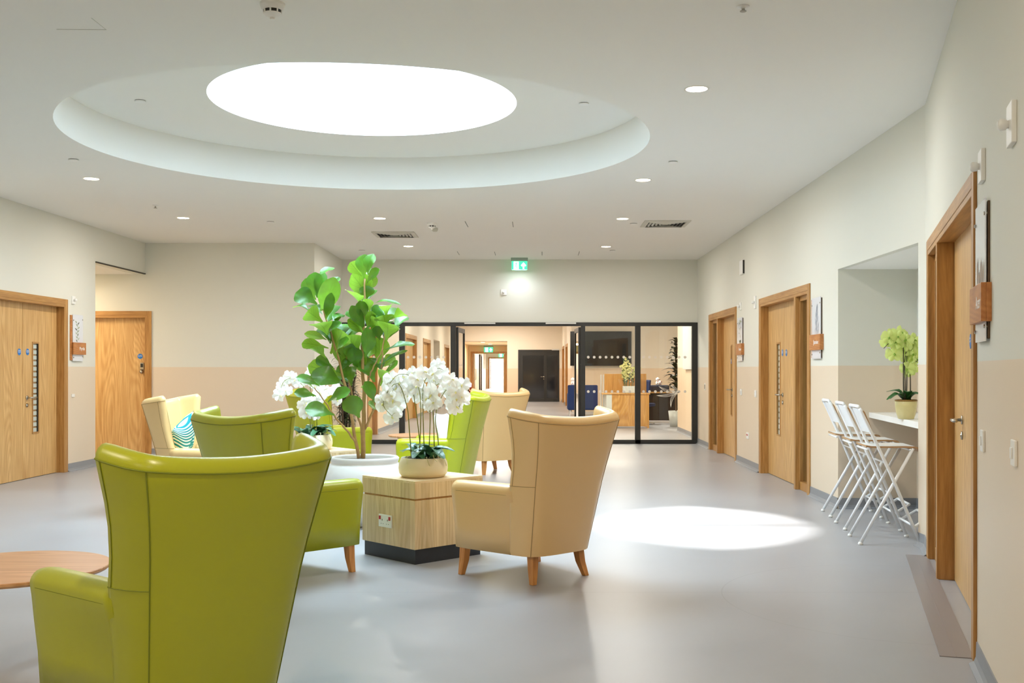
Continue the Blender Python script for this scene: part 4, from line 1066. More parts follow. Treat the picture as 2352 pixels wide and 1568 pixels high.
def bowl_pot(R_, h):
    def f(t):
        MB().lathe([(0, 0), (R_*.78, 0), (R_*.86, .004), (R_*.97, h*.2), (R_, h*.45), (R_*.985, h*.7), (R_*.9, h*.97), (R_*.885, h), (R_*.85, h*.98), (R_*.85, h*.85), (0, h*.85)], 64).build('bowl', 'bowl_cream', t, smooth=True)
        MB().lathe([(0, h*.96), (R_*.5, h*.94), (R_*.845, h*.88)], 32).build('soil', 'soil', t)
        r2 = random.Random(5)
        for k in range(7):
            a = r2.uniform(-2.4, -.3); q = Vector((R_*.6*math.cos(a), R_*.6*math.sin(a), h)); e = Vector((R_*1.02*math.cos(a+.2), R_*1.02*math.sin(a+.2), h*r2.uniform(.55, .95)))
            MB().tube(smooth_path([q, (q+e)/2+Vector((0, -.01, .035)), Vector((R_*.93*math.cos(a+.1), R_*.95*math.sin(a+.1), h*1.03)), e], 12), .0022, 5).build('aerial_root', 'root', t)
    return f
fz = [(370,430),(560,400),(380,570),(520,520),(240,560),(230,700),(400,680),(520,740),(170,940),(260,860),(240,960),(480,950),(380,860),(430,1120),(350,1200),(760,330),(850,450),(700,480),(840,600),(720,640),(900,700),(640,760),(880,800),(1000,300),(1100,400),(1180,330),(1270,230),(1200,450),(1250,170),(1150,650),(1150,760),(1050,830),(1180,920),(1060,960),(1400,450),(1490,520),(1560,450),(1430,650),(1500,720),(1700,580),(1760,560),(1620,700),(1650,830),(1590,920),(1740,790),(1640,1000),(1780,830),(300,480),(650,400),(450,620),(800,520),(1300,300),(330,780),(160,820)]
zz = lambda l, sc, ox, oy: [(ox+x/sc, oy+y/sc) for x, y in l]
OY = 7.42
sprN = [[(945, 1050, -.04), (940, 985, -.05), (935, 935, -.05), (915, 880, -.06), (890, 900, -.08), (880, 930, -.1), (900, 955, -.1)],
        [(962, 1050, 0), (966, 980, 0), (964, 900, 0), (945, 865, 0), (915, 860, -.02), (895, 880, -.04)],
        [(975, 1050, .02), (972, 960, .02), (972, 890, .02), (985, 860, .0), (1005, 845, 0), (1018, 850, 0)],
        [(985, 1050, .0), (988, 960, -.02), (986, 910, -.04), (995, 905, -.06), (1000, 930, -.08), (985, 945, -.1)],
        [(998, 1050, 0), (996, 970, 0), (994, 900, 0), (1010, 880, -.02), (1040, 875, -.03), (1060, 900, -.05), (1055, 935, -.06)],
        [(1010, 1050, .03), (1005, 1000, .05), (1000, 960, .05), (1010, 920, .03), (1030, 890, .0), (1045, 900, -.02)],
        [(968, 1050, .05), (958, 960, .05), (950, 900, .04), (955, 870, .03), (975, 860, .02)]]
bx = at(972, 0, OY).x
orchid((bx, OY, .555), 'white flowering orchids in a cream bowl on the front block table', bowl_pot(.171, .135), zz(fz, 8.71, 860, 820), sprN, 22, .19, FW, LWH, 'orchid_stem', 'orchid_leaf', OY, 21, spread=.16, rim=.125)
fr_ = [(20,570),(40,480),(60,390),(110,340),(180,300),(250,340),(110,500),(430,230),(470,280),(440,340),(500,380),(400,600),(430,680),(380,720),(480,660),(560,650),(520,850),(410,830),(660,500),(700,560),(840,500),(880,470),(880,650),(640,600),(300,380),(560,440),(620,540)]
RY = 9.93
sprR = [[(715, 1000, 0), (712, 960, 0), (706, 910, 0), (695, 885, 0), (675, 868, -.02), (652, 876, -.04), (642, 905, -.05)],
        [(722, 1000, 0), (720, 950, 0), (714, 900, 0), (708, 870, 0), (706, 858, 0)], [(728, 1000, .03), (728, 950, .05), (730, 915, .05), (745, 895, .05), (770, 893, .05), (778, 915, .04)],
        [(718, 1000, -.04), (716, 960, -.06), (712, 935, -.08), (705, 935, -.1), (712, 950, -.12)]]
orchid((at(722, 0, RY).x, RY, .555), 'white flowering orchids arching left, in a white bowl on the rear block table', bowl_pot(.168, .14), zz(fr_, 6.535, 640, 820), sprR, 20, .19, FW, LWH, 'orchid_stem', 'orchid_leaf', RY, 33, spread=.16, rim=.13, fs=1.05)

# ---------------------------------------------------------------- bar counter, stools, green orchid
CZ = .90
ct = empty('bar_counter', (0, 0, 0), 0, 'white bar counter fitted inside the alcove', 'counter')
MB().prism([(3.18, 10.0), (2.935, 7.97), (3.61, 7.97), (3.61, 10.0)], CZ-.05, CZ).build('worktop', 'counter_white', ct, bevel=.002)
GY = 8.6
gx = at(2081, 0, GY).x
def glazed_pot(t):
    MB().lathe([(0, 0), (.056, 0), (.062, .005), (.076, .05), (.084, .10), (.086, .145), (.083, .146)], 48).build('pot', 'pot_glaze', t, smooth=True)
    MB().lathe([(.0865, .143), (.0885, .15), (.086, .157), (.081, .157), (.079, .14), (0, .14)], 48).build('pot_rim', 'pot_rim', t, smooth=True)
fgz = [(390,220),(330,310),(480,250),(450,330),(520,200),(590,290),(660,300),(560,350),(430,480),(500,400),(620,420),(700,360),(610,520),(680,480),(690,580),(730,550),(640,700),(600,680),(700,300),(360,260),(540,260),(640,380)]
sprG = [[(2076, 920, 0), (2075, 870, 0), (2075, 820, 0), (2074, 795, 0), (2062, 778, 0), (2045, 785, -.02), (2030, 800, -.03)],
        [(2082, 920, .01), (2083, 860, .01), (2083, 815, .01), (2090, 790, 0), (2100, 775, -.02)],
        [(2091, 920, 0), (2091, 870, 0), (2090, 845, 0), (2098, 835, -.02), (2108, 828, -.03)],
        [(2079, 920, -.02), (2079, 880, -.02), (2078, 830, 0), (2085, 800, 0), (2100, 805, -.02)]]
orchid((gx, GY, CZ), 'lime green orchid in a mustard glazed pot on the bar counter', glazed_pot, zz(fgz, 5.805, 1980, 730), sprG, 7, .19, FG, LGR, 'orchid_stem_dark', 'orchid_leaf_green', GY, 9, fs=1.05, spread=.03, rim=.15, stemr=.0055, dyr=.05)

def bar_stool(label, group):
    t = empty('bar_stool', (0, 0, 0), 0, label, 'bar stool', group)
    r = .0125
    for s_ in (-1, 1):
        x = s_*.215; xt = s_*.165
        MB().tube([(x, .215, .012), (s_*.19, -.0, .54), (xt+s_*.005, -.20, .985), (xt, -.215, 1.01)], r, 12).build('front_leg', 'white_metal', t, smooth=True)
        MB().tube([(s_*.2, -.215, .012), (s_*.175, .17, .715)], r, 12).build('rear_leg', 'white_metal', t, smooth=True)
        for fx, fy in ((x, .215), (s_*.2, -.215)):
            MB().lathe([(0, 0), (.016, 0), (.018, .01), (.013, .022), (0, .024)], 14, c=(fx, fy, 0)).build('foot_cap', 'white_plastic', t, smooth=True)
    MB().tube([(-.165, -.215, 1.008), (-.15, -.222, 1.025), (.15, -.222, 1.025), (.165, -.215, 1.008)], r, 10).build('top_rail', 'white_metal', t, smooth=True)
    b = MB(); b.tube([(-.2, .165, .135), (-.19, .29, .215), (.19, .29, .215), (.2, .165, .135)], .011, 10); b.tube([(-.205, .16, .15), (.205, .16, .15)], .009, 8); b.build('footrest', 'white_metal', t, smooth=True)
    b = MB(); b.tube([(-.19, -.03, .61), (.19, -.03, .61)], .009, 8); b.tube([(-.185, .15, .705), (.185, .15, .705)], .009, 8); b.tube([(-.185, -.16, .705), (.185, -.16, .705)], .009, 8)
    b.build('cross_bars', 'white_metal', t, smooth=True)
    # seat board, front edge rolled down
    def board(name, prof, w_, th, m1, m2, wf=lambda k: 1):
        b = MB(); rows = []
        for k, (y, z) in enumerate(prof): rows.append([(-w_*wf(k), y, z), (w_*wf(k), y, z)])
        d = []
        for k in range(len(prof)):
            a = Vector((0, *prof[max(0, k-1)])); c = Vector((0, *prof[min(len(prof)-1, k+1)])); tg = (c-a).normalized(); d.append(Vector((0, -tg.z, tg.y))*th)
        lo = [[(p[0], p[1]-d[k].y, p[2]-d[k].z) for p in row] for k, row in enumerate(rows)]
        loop = rows+lo[::-1]; loop.append(rows[0])
        e = b.grid(loop); 
        for s2 in (0, 1): b.bm.faces.new([e[k][s2] for k in range(len(loop)-1)] if s2 else [e[k][s2] for k in range(len(loop)-1)][::-1])
        bmesh.ops.remove_doubles(b.bm, verts=b.bm.verts, dist=.0001)
        o = b.build(name, m2, t, bevel=.002)
        b = MB(); e2 = .0012
        b.grid([[(p[0]*.99, p[1]+d[k].y*e2/th, p[2]+d[k].z*e2/th) for p in row] for k, row in enumerate(rows)]); b.build(name+'_surface', m1, o)
    sp = [(-.17, .728), (-.13, .722), (0, .722), (.12, .724), (.18, .722), (.205, .715), (.22, .70), (.226, .685)]
    board('seat', [(y, z+.008) for y, z in sp], .185, .012, 'white_metal', 'edge_ply')
    bp_ = [(-.140, .835), (-.158, .88), (-.178, .93), (-.198, .98), (-.208, 1.012)]
    b = MB()
    rows = [[(x, y-.012*math.cos(x*8)*0+.0+.022*(x/.18)**2, z-(.02*(x/.18)**4 if k == 4 else 0)) for x in [-.18+.03*i for i in range(13)]] for k, (y, z) in enumerate(bp_)]
    back = [[(p[0], p[1]-.012, p[2]-.003) for p in r_] for r_ in rows]
    b.grid(rows); b.grid(back)
    for A, B_ in ((rows[0], back[0]), (rows[-1], back[-1])): b.grid([A, B_])
    b.grid([[r_[0] for r_ in rows], [r_[0] for r_ in back]]); b.grid([[r_[-1] for r_ in rows], [r_[-1] for r_ in back]])
    bmesh.ops.remove_doubles(b.bm, verts=b.bm.verts, dist=.0001)
    bk = b.build('backrest', 'edge_ply', t, smooth=False, bevel=.002)
    b = MB(); b.grid([[(p[0]*.97, p[1]-.0135, p[2]-.003) for p in r_] for r_ in rows]); b.build('backrest_panel', 'white_metal', bk)
    return t
st = bar_stool('white folding bar stool nearest the camera, first of the row of three', 'white folding bar stools at the alcove counter')
def put_stool(o, x, y, ang, label): o.location = (x, y, 0); o.rotation_euler = (0, 0, ang); o['label'] = label
ang = -PI/2-math.radians(6)
put_stool(st, 2.69, 8.08, ang, st['label'])
put_stool(copy_tree(st), 2.79, 8.80, ang, 'middle white folding bar stool in the row of three at the counter')
put_stool(copy_tree(st), 2.885, 9.55, ang, 'white folding bar stool farthest from the camera, last of the row of three')

# ---------------------------------------------------------------- bushy plant by the glazed screen
bp = empty('potted_bamboo', (-2.66, 15.4, 0), 0, 'dark slender-leaved potted plant behind the fig tree near the screen', 'plant')
MB().lathe([(0, 0), (.14, 0), (.17, .3), (.175, .34), (.155, .34), (.15, .31), (0, .31)], 32).build('pot', 'bark_dark', bp, smooth=True)
b = MB(); b2 = MB(); uvl = b.bm.loops.layers.uv.new('UVMap'); rnd = random.Random(4)
for k in range(9):
    a = rnd.uniform(0, 2*PI); top = Vector((math.cos(a)*rnd.uniform(.05, .3), math.sin(a)*rnd.uniform(.05, .25), rnd.uniform(1.1, 2.0)))
    base = Vector((math.cos(a)*.06, math.sin(a)*.06, .3)); P_ = smooth_path([base, (base+top)/2+Vector((.03*math.cos(k), 0, .1)), top], 20); b2.tube(P_, .008, 6)
    for j in range(70):
        p = P_[rnd.randint(4, 19)]; aa = rnd.uniform(0, 2*PI); L_ = rnd.uniform(.1, .2)
        add_leaf(b, p, p+Vector((math.cos(aa)*L_, math.sin(aa)*L_, rnd.uniform(-.1, .09))), .018, (0, 0, 1), lambda t: math.sin(PI*min(1, t+.05))+.05, uvl, nu=1, nv=3)
b2.build('canes', 'bark_dark', bp); b.build('foliage', 'bamboo_leaf', bp, fix=False)

# ---------------------------------------------------------------- the rooms beyond the glass
BL = Wall((-3.05, 18.77), (-2.95, 43)); FB = Wall((-3.05, 43), (1.32, 43)); BR = Wall((1.32, 43), (1.32, 33)); TVW = Wall((1.325, 32.99), (6.2, 32.99)); ST = Wall((3.12, 22.4), (3.10, 18.77)); SR = Wall((6.2, 33), (6.2, 22.4)); SB = Wall((6.2, 22.4), (3.12, 22.4))
bd1 = (BL.u(845), BL.u(865)); bd2 = (BL.u(932), BL.u(956)); bd3 = (BL.u(972), BL.u(988)); bd4 = (BL.u(1021), BL.u(1031)); balc = (BL.u(996), BL.u(1010))
build_wall('wall_far_left', BL, m='wall_paint_far', openings=[bd1+(0, DH), bd2+(0, DH), bd3+(0, DH), bd4+(0, DH), balc+(0, 2.24)], label='left wall of the room beyond the glass')
cor = (FB.u(1052), FB.u(1165)); fd = (FB.u(1190), FB.u(1284.5))
build_wall('wall_far_back', FB, m='wall_paint_far', openings=[cor+(0, 2.44), fd+(0, 2.09)], end0=.2, label='far wall of the room beyond the glass')
rd1 = (BR.u(1292), BR.u(1296)); rd2 = (BR.u(1299.5), BR.u(1304))
build_wall('wall_far_right', BR, m='wall_paint_far', openings=[rd1+(0, DH), rd2+(0, DH)], label='right wall of the room beyond the glass')
build_wall('wall_television', TVW, m='wall_paint_far', label='wall carrying the television beyond the glass')
build_wall('wall_stub', ST, m='wall_paint_far', end0=0, label='short cream wall just behind the right end of the screen')
build_wall('wall_lounge_right', SR, m='wall_paint_far', label='right wall of the lounge beyond the glass')
build_wall('wall_lounge_near', SB, m='wall_paint_far', label='near wall of the lounge beyond the glass')
AL1 = Wall((-3.75, BL.loc(balc[0])[1]), (-3.75, BL.loc(balc[1])[1])); build_wall('wall_far_alcove', AL1, z1=2.4, m='wall_paint_far', end0=.2, end1=.2, label='back of the alcove beyond the glass')
AL2 = Wall((-3.75, BL.loc(balc[1])[1]), (-3.02, BL.loc(balc[1])[1])); build_wall('wall_far_alcove_end', AL2, z1=2.4, m='wall_paint_far', label='end of the alcove beyond the glass')
baseboard('baseboard_far_left', BL, [(0, bd1[0]-.07), (bd1[1]+.07, bd2[0]-.07), (bd2[1]+.07, bd3[0]-.07), (bd3[1]+.07, balc[0]), (balc[1], bd4[0]-.07), (bd4[1]+.07, BL.len)], 'grey skirting beyond the glass on the left')
baseboard('baseboard_far_right', BR, [(0, rd1[0]-.07), (rd1[1]+.07, rd2[0]-.07), (rd2[1]+.07, BR.len)], 'grey skirting beyond the glass on the right')
baseboard('baseboard_stub', ST, [(0, ST.len)], 'grey skirting on the short wall behind the screen')
def simple_leaf(w, sp): return [(sp[0]+.032, sp[1]-.032, {'handle': (sp[0]+.12, 1.0, 1)})]
door(8, BL, bd1, 'nearest oak door beyond the glass on the left', simple_leaf(BL, bd1))
door(9, BL, bd2, 'second oak door beyond the glass on the left', [(bd2[0]+.032, bd2[0]+1.6, {}), (bd2[0]+1.6, bd2[1]-.032, {})])
door(10, BL, bd3, 'third oak door beyond the glass on the left', [(bd3[0]+.032, bd3[0]+1.4, {}), (bd3[0]+1.4, bd3[1]-.032, {})])
door(11, BL, bd4, 'farthest oak door beyond the glass on the left', simple_leaf(BL, bd4))
door(12, BR, rd1, 'dark edged door near the far right corner beyond the glass', simple_leaf(BR, rd1)); door(13, BR, rd2, 'oak door on the right wall beyond the glass', simple_leaf(BR, rd2))
# dark glazed double door in the far wall
t = empty('door_14', (FB.p0.x, 43, 0), 0, 'dark glazed double door in the far wall beyond the glass', 'door', kind='structure')
a, c = fd; f = MB(); f.box(a, a+.07, -.02, .06, 0, 2.09); f.box(c-.07, c, -.02, .06, 0, 2.09); f.box(a+.07, c-.07, -.02, .06, 2.02, 2.09)
mm = a+(c-a)*.66; f.box(mm-.06, mm+.06, -.015, .05, 0, 2.02); f.box(a+.07, a+.2, -.01, .05, 0, 2.02); f.box(a+.07, c-.07, -.012, .05, 0, .14); f.box(a+.07, c-.07, -.012, .05, 1.86, 2.02); f.build('door_frame', 'black_frame', t, bevel=.004)
MB().box(a+.07, c-.07, .01, .03, .1, 1.9).build('pane', 'dark_glass', t)
lever(t, mm-.06, 1.0, -.02, -1)
b = MB(); b.box(c-.3, c-.0, -.09, -.03, 2.07, 2.12); b.build('door_closer', 'silver_paint', t)
# television
t = empty('television', ((1380-CX)/F*32.9, 32.93, 1.95), 0, 'wide black television on the wall seen through the glass', 'television')
w2 = 70/F*33; MB().box(-w2, w2, -.09, -.03, -.54, .52).build('bezel', 'tv_screen', t, bevel=.006); MB().box(-w2+.02, w2-.02, -.094, -.09, -.5, .5).build('screen', 'tv_screen', t); MB().box(-.3, .3, -.03, .045, -.2, .2).build('bracket', 'dark_plastic', t)
# blue armchair and toy
t = empty('lounge_chair', ((1338-CX)/F*30, 30.2, 0), 0, 'navy blue lounge chair standing by the open glass door beyond', 'armchair')
b = MB(); b.box(-.42, .42, -.35, -.22, .16, .86); b.build('backrest', 'navy_fabric', t, bevel=.03)
for s_ in (-1, 1): MB().box(s_*.42, s_*.32, -.22, .38, .16, .62).build('arm', 'navy_fabric', t, bevel=.03)
MB().box(-.32, .32, -.22, .38, .18, .45).build('seat', 'navy_fabric', t, bevel=.03)
for x, y in ((-.36, -.3), (.36, -.3), (-.36, .33), (.36, .33)): MB().tube([(x, y, 0), (x, y, .17)], .015, 8).build('leg', 'silver_paint', t)
def spotted(loc, label, s_=1):
    t = empty('soft_toy', loc, 0, label, 'toy')
    MB().lathe([(0, 0), (.07*s_, .0), (.09*s_, .06*s_), (.06*s_, .12*s_), (.0, .13*s_)], 16).build('body', 'cushion_white', t, smooth=True)
    MB().lathe([(0, .12*s_), (.05*s_, .13*s_), (.055*s_, .18*s_), (0, .22*s_)], 14, c=(-.03*s_, 0, 0)).build('head', 'cushion_white', t, smooth=True)
    b = MB(); r_ = random.Random(3)
    for k in range(9):
        a = r_.uniform(-2.6, -.5); z = r_.uniform(.02, .17)*s_; rr = .088*s_ if z < .1 else .06*s_
        b.lathe([(0, 0), (.013*s_, .0), (0, .006)], 8, mtx=Matrix.Translation((rr*math.cos(a), rr*math.sin(a), z)) @ Matrix.Rotation(PI/2, 4, 'X'))
    b.build('spots', 'red_flower', t)
spotted(((1318-CX)/F*29.95, 29.95, .858), 'white and red spotted soft toy on top of the navy chair')
# reception desk
dk = empty('reception_desk', (at(1440, 0, 23.6).x, 23.6, 0), 0, 'oak reception desk beyond the glass with a raised panel', 'desk')
xl = at(1393, 0, 23.6).x-dk.location.x; xr = at(1493, 0, 23.6).x-dk.location.x
MB().box(xl-.1, xr, -.02, .7, .745, .775).build('worktop', 'desk_oak', dk, bevel=.004)
MB().box(xl+.12, xr-.06, 0, .04, .04, .745).build('modesty_panel', 'desk_oak', dk)
MB().box(xl+.0, xl+.12, 0, .66, .0, .745).build('side_panel', 'vase_white', dk); MB().box(xr-.06, xr-.02, 0, .66, 0, .745).build('side_panel', 'desk_oak', dk)
MB().box(xl+.0, xl+.95, .62, .66, .775, 1.2).build('screen_panel', 'desk_oak', dk, bevel=.003)
b = MB(); b.tube([(xl-.1, .3, 0), (xl-.1, .3, 1.18)], .014, 8); b.tube([(xl-.04, .34, 0), (xl-.04, .34, 1.18)], .014, 8); b.build('end_poles', 'silver_paint', dk)
# flowers on the desk
fx = at(1448, 0, 23.7).x
t = empty('vase_of_flowers', (fx, 23.75, .776), 0, 'pale yellow flowers in a long white vase on the reception desk', 'flowers')
MB().box(-.17, .17, -.07, .07, 0, .15).build('vase', 'vase_white', t, bevel=.01)
b = MB(); g = MB(); rnd = random.Random(8); uvl = g.bm.loops.layers.uv.new('UVMap')
for k in range(11):
    x0_ = rnd.uniform(-.14, .15); tp = Vector((x0_*1.3+rnd.uniform(-.04, .04), rnd.uniform(-.06, .06), rnd.uniform(.5, .82))); P_ = [Vector((x0_, 0, .12)), Vector((x0_*1.1, 0, .4)), tp]; g.tube(P_, .006, 5)
    for j in range(14):
        q = P_[1].lerp(P_[2], rnd.uniform(-.35, 1))+Vector((rnd.uniform(-.05, .05), rnd.uniform(-.05, .05), 0)); r_ = rnd.uniform(.018, .032)
        b.lathe([(0, -r_*.5), (r_*.8, -r_*.2), (r_, r_*.3), (r_*.4, r_*.2), (0, 0)], 7, mtx=Matrix.Translation(q) @ Matrix.Rotation(rnd.uniform(.6, 2), 4, 'X'))
    for j in range(5):
        q = P_[0].lerp(P_[1], rnd.uniform(.2, 1)); a = rnd.uniform(0, 6.28); add_leaf(g, q, q+Vector((math.cos(a)*.09, math.sin(a)*.09, .06)), .03, (0, 0, 1), lambda t: math.sin(PI*min(1, t+.05)), uvl, nu=1, nv=3)
b.build('blossoms', 'yellow_flower', t); g.build('stems', 'orchid_leaf', t, fix=False)
# dark desk with blue chair and plant
t = empty('office_desk', (at(1522, 0, 26).x, 26, 0), 0, 'dark fronted office desk beyond the right end of the screen', 'desk')
MB().box(-.42, .55, 0, .7, .72, .75).build('worktop', 'desk_oak', t); MB().box(-.40, .52, .1, .13, .05, .72).build('modesty_panel', 'desk_dark', t)
for x in (-.4, .5): MB().box(x, x+.03, .05, .65, 0, .72).build('side_panel', 'desk_dark', t)
t2 = MB().box(-.30, .18, .1, .5, 0, .16).build('storage_box', 'navy_dark', loc=(t.location.x, 26, .751), bevel=.03); tag(t2, 'navy box lying on the dark office desk', 'box')
spotted((at(1513, 0, 26.3).x+.0, 26.3, .911), 'spotted soft toy on the navy box on the office desk', .9)
t = empty('office_chair', (at(1476, 0, 25).x, 25.2, 0), -.5, 'grey blue office chair between the two desks', 'chair')
b = MB(); b.grid([[(.2*math.sin(a), .1*math.cos(a)-.1+z*.12, .55+z*.5) for a in [-1.2+.3*k for k in range(9)]] for z in (0, .3, .6, .9, 1)]); o = b.build('backrest', 'navy_fabric', t, smooth=True); sm = o.modifiers.new('solid', 'SOLIDIFY'); sm.thickness = .03
MB().box(-.22, .22, -.1, .35, .42, .5).build('seat', 'navy_fabric', t, bevel=.03); MB().tube([(0, .1, .05), (0, .1, .42)], .03, 10).build('post', 'silver_paint', t)
b = MB()
for k in range(5): b.tube([(0, .1, .07), (.28*math.cos(k*1.257), .1+.28*math.sin(k*1.257), .03)], .018, 6)
b.build('star_base', 'silver_paint', t)
t = empty('potted_plant', (at(1553, 0, 24.2).x, 24.2, 0), 0, 'tall dark leaved plant standing by the short wall beyond the glass', 'plant')
MB().lathe([(0, 0), (.14, 0), (.18, .36), (.16, .36), (0, .33)], 24).build('pot', 'vase_white', t, smooth=True)
b = MB(); s_ = MB(); uvl = b.bm.loops.layers.uv.new('UVMap'); rnd = random.Random(6); s_.tube([(0, 0, .3), (-.02, 0, 1.0), (0, 0, 1.95)], .015, 8)
for k in range(90):
    z = .75+1.25*k/90; a = k*2.4; L_ = (.36 if z < 1.35 else .24)*rnd.uniform(.7, 1.1)*(1 if z < 1.8 else .8); p = Vector((0, 0, z))
    add_leaf(b, p, p+Vector((math.cos(a)*L_*.85, math.sin(a)*L_*.85, L_*rnd.uniform(-.1, .5))), .13, (0, 0, 1), lambda t: math.sin(PI*min(1, t*.9+.04)), uvl, nu=1, nv=4)
s_.build('stem', 'bark_dark', t); b.build('foliage', 'dark_leaf', t, fix=False)
# framed board on the short wall
t = empty('notice_board', (3.085, 20.6, 1.75), -PI/2, 'pale notice board on the short wall behind the screen', 'board'); MB().box(-.6, .6, -.03, 0, -.45, .45).build('panel', 'interior_grey', t, bevel=.005)
# stools beyond the glass
for k, (px, Y) in enumerate(((1019, 33.6), (1014, 34.6), (901, 24.6), (893, 25.5))):
    o = copy_tree(st); x = (px-CX)/F*Y; o.location = (x, Y, 0); o.rotation_euler = (0, 0, PI/2+.1); o['group'] = 'white folding bar stools beyond the glass'
    o['label'] = ['white folding bar stool beyond the glass, by the far alcove', 'white folding bar stool behind another at the far alcove beyond the glass', 'white folding bar stool beyond the glass, left of the screen post', 'rear white folding bar stool beyond the glass, left of the screen post'][k]
# red flowers in a tall vase
t = empty('red_flower_vase', (at(1073, 0, 28).x, 28, 0), 0, 'dark red flowers in a tall vase beyond the left glass leaf', 'flowers')
MB().lathe([(0, 0), (.1, 0), (.12, .3), (.06, .55), (.07, .6), (0, .58)], 20).build('vase', 'desk_dark', t, smooth=True)
b = MB(); s_ = MB(); rnd = random.Random(2)
for k in range(34):
    q = Vector((rnd.uniform(-.1, .12), rnd.uniform(-.1, .1), rnd.uniform(.6, .93))); b.lathe([(0, -.02), (.025, 0), (.03, .02), (0, .02)], 7, mtx=Matrix.Translation(q) @ Matrix.Rotation(rnd.uniform(0, 2), 4, 'X'))
for k in range(6): s_.tube([(0, 0, .55), (rnd.uniform(-.08, .08), rnd.uniform(-.05, .05), .9)], .008, 5)
s_.tube([(0, 0, .55), (-.06, 0, .9), (-.07, 0, 1.02)], .012, 6); s_.build('stems', 'desk_dark', t); b.build('blossoms', 'red_flower', t)
# corridor beyond the far wall
KX0, KX1 = FB.p0.x+cor[0], FB.p0.x+cor[1]
K1 = Wall((KX0, 43.1), (KX0, 51)); build_wall('wall_passage_left', K1, z1=2.6, m='corridor_paint', label='left wall of the far passage')
K2 = Wall((KX1, 51), (KX1, 43.1)); build_wall('wall_passage_right', K2, z1=2.6, m='corridor_paint', label='right wall of the far passage')
tag(MB().box(KX0-.2, KX1+.2, 43.1, 51.1, 2.44, 2.5).build('ceiling_passage', 'ceiling_paint'), 'low ceiling of the far passage', 'ceiling', kind='structure')
K3 = Wall((KX0, 51), (KX1, 51)); g0 = (-2.72-KX0, -1.13-KX0)
build_wall('wall_passage_end', K3, z1=2.6, m='corridor_paint', openings=[(g0[0], g0[1], 0, 2.08)], label='end wall of the far passage')
def portal(n, w, sp, head, label):
    t = empty('door_%d' % n, (w.p0.x, w.p0.y, 0), w.rz, label, 'door', kind='structure')
    u0, u1 = sp; f = MB(); f.box(u0-.07, u0+.03, -.02, .12, 0, head+.07); f.box(u1-.03, u1+.07, -.02, .12, 0, head+.07); f.box(u0+.03, u1-.03, -.02, .12, head-.03, head+.07); f.build('door_frame', 'oak_frame', t)
    for s_, u in ((1, u0+.04), (-1, u1-.04)):
        lf = MB().box(u, u+s_*.05, .12, .95, .01, head-.04).build('open_leaf', 'oak_door', t)
        MB().tube([(u+s_*.05, .8, .8), (u+s_*.1, .8, .8), (u+s_*.1, .8, 1.3), (u+s_*.05, .8, 1.3)], .012, 8).build('pull_handle', 'steel', lf)
    return t
portal(15, K3, g0, 2.08, 'oak framed double door held open in the far passage')
K4 = Wall((-2.9, 51.1), (-2.9, 72)); build_wall('wall_hall_left', K4, z1=2.6, m='wall_paint_far', label='left wall of the last hall')
K5 = Wall((-.95, 72), (-.95, 51.1)); build_wall('wall_hall_right', K5, z1=2.6, m='wall_paint_far', label='right wall of the last hall')
tag(MB().box(-3.1, -.8, 51.12, 82, 2.5, 2.56).build('ceiling_hall', 'ceiling_paint'), 'ceiling of the last hall', 'ceiling', kind='structure')
K6 = Wall((-2.9, 72), (-.95, 72)); g1 = (.22, 1.78); build_wall('wall_hall_end', K6, z1=2.6, m='wall_paint_far', openings=[(g1[0], g1[1], 0, 2.05)], label='end wall of the last hall')
portal(16, K6, g1, 2.05, 'second oak framed double door at the end of the far hall')
K7 = Wall((-2.9, 81), (-.5, 81)); build_wall('wall_end', K7, z1=2.6, m='wall_paint', label='pale wall at the very end of the hall')
K8 = Wall((-2.9, 72.1), (-2.9, 81)); build_wall('wall_end_left', K8, z1=2.6, m='white_paint', label='bright white wall at the end of the hall')
K9 = Wall((-.8, 81), (-.8, 72.1)); build_wall('wall_end_right', K9, z1=2.6, m='white_paint', label='right wall at the end of the hall')
t = empty('door_17', (-2.55, 55, 0), PI/2-.05, 'dark glass door standing open in the last hall', 'door', kind='structure')
f = MB(); f.box(0, .1, -.03, .03, 0, 2.08); f.box(.9, 1.0, -.03, .03, 0, 2.08); f.box(.1, .9, -.03, .03, 0, .1); f.box(.1, .9, -.03, .03, 1.98, 2.08); f.build('leaf_frame', 'black_frame', t); MB().box(.1, .9, -.005, .005, .1, 1.98).build('pane', 'dark_glass', t)
exitsign(50.8, 1122, 792, .42, 'lit green exit sign above the oak double door in the far passage', ztop=2.44)
exitsign(71.7, 1154, 812, .5, 'smallest lit exit sign, at the end of the far hall', ztop=2.5)
for x, y, z, lb in ((-1.95, 45, 2.44, 'round ceiling light nearest in the far passage'), (-1.75, 48, 2.44, 'round ceiling light farther in the far passage')): downlight((x, y, z-.0005), lb, .11)

# ---------------------------------------------------------------- light
W = bpy.data.worlds.new('sky'); bpy.context.scene.world = W; W.use_nodes = True
bg = W.node_tree.nodes['Background']; bg.inputs[0].default_value = (.62, .84, 1.0, 1); bg.inputs[1].default_value = 23.0
def area(name, loc, rot, sx_, sy_, en, col=(1, 1, 1), portal=False, disk=False):
    l = bpy.data.lights.new(name, 'AREA'); l.shape = 'ELLIPSE' if disk else 'RECTANGLE'; l.size = sx_; l.size_y = sy_; l.energy = en; l.color = col
    o = bpy.data.objects.new(name, l); C.objects.link(o); o.location = loc; o.rotation_euler = rot
    if portal: l.cycles.is_portal = True
    return o
area('skylight_portal', (sx, sy, ZS+.01), (0, 0, 0), 2*sr, 2*sr, 1, portal=True, disk=True)
for x in (): area('window_portal', (x, -4.16, 1.55), (PI/2, 0, 0), 2.9, 2.1, 1, portal=True)
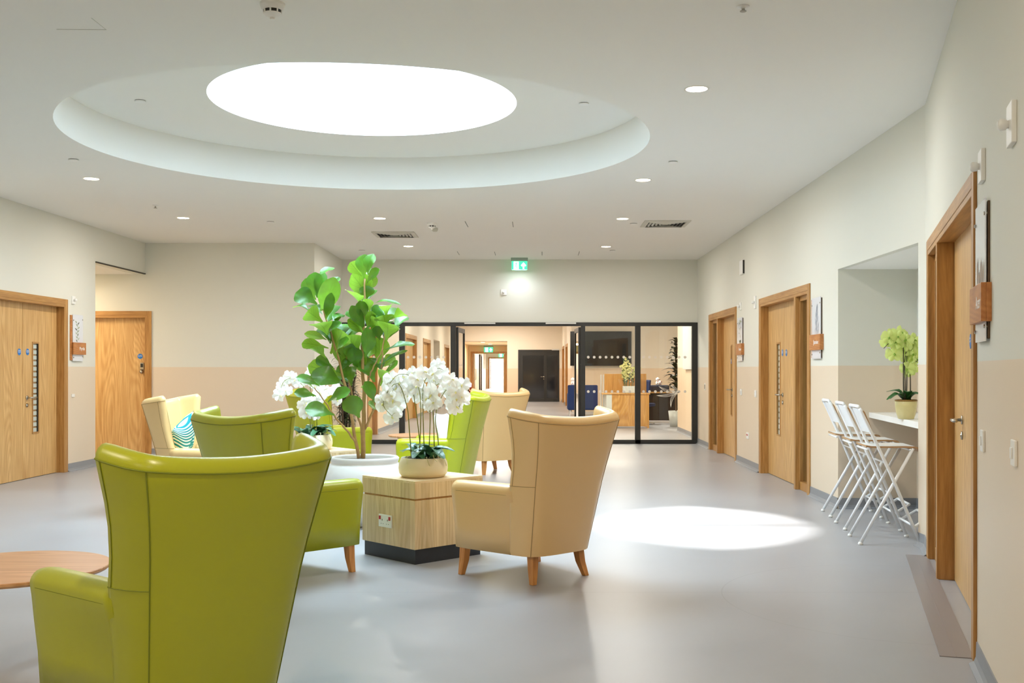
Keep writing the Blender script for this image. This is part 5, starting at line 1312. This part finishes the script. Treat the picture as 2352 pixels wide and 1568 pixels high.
s = bpy.data.lights.new('sun', 'SUN'); s.energy = 6.5; s.angle = math.radians(2.2); s.color = (1, .98, .94)
so = bpy.data.objects.new('sun', s); C.objects.link(so); so.rotation_euler = Vector((.69, -.03, -1)).to_track_quat('-Z', 'Y').to_euler()
for x, y in ((-1.0, 21), (1.6, 21), (-1.0, 26), (2.2, 26), (-1, 31), (4.2, 29), (-1, 36), (-1, 41)):
    area('lounge_fill', (x, y, 3.15), (0, 0, 0), .6, .6, 85, (1, .90, .78))  # unseen lights added to brighten the room beyond the glass
area('passage_lamp', (-1.8, 47, 2.4), (0, 0, 0), .5, 3, 60, (1, .84, .64))
area('hall_lamp', (-1.9, 62, 2.45), (0, 0, 0), 1, 12, 160, (1, .95, .88))
area('hall_end_lamp', (-1.9, 77, 2.45), (0, 0, 0), 1.6, 6, 900, (1, 1, 1))
area('corridor_lamp', (-7.4, 15.3, 2.7), (0, 0, 0), .6, .6, 40, (1, .80, .56))
area('exit_sign_lamp', (ex.location.x, 18.35, H-.205), (0, 0, 0), .24, .02, 7, (.88, .93, 1))

# ---------------------------------------------------------------- camera
cam = bpy.data.cameras.new('camera'); co = bpy.data.objects.new('camera', cam); C.objects.link(co); bpy.context.scene.camera = co
cam.sensor_width = 36; cam.sensor_fit = 'HORIZONTAL'; cam.lens = F/2352*36; cam.clip_end = 300
co.location = (0, 0, CAMH); co.rotation_euler = (PI/2, 0, 0)
cam.shift_x = -(CX-1176)/2352; cam.shift_y = (HY-784)/2352
sc_ = bpy.context.scene
sc_.view_settings.view_transform = 'Standard'; sc_.view_settings.look = 'None'; sc_.view_settings.gamma = 1; sc_.view_settings.exposure = .44; sc_.view_settings.use_curve_mapping = False
cy_ = sc_.cycles
cy_.use_denoising = True
try: cy_.denoiser = 'OPENIMAGEDENOISE'; cy_.denoising_input_passes = 'RGB_ALBEDO_NORMAL'
except Exception: pass
cy_.max_bounces = 10; cy_.diffuse_bounces = 6; cy_.transparent_max_bounces = 16; cy_.sample_clamp_indirect = 8; cy_.caustics_reflective = False; cy_.caustics_refractive = False
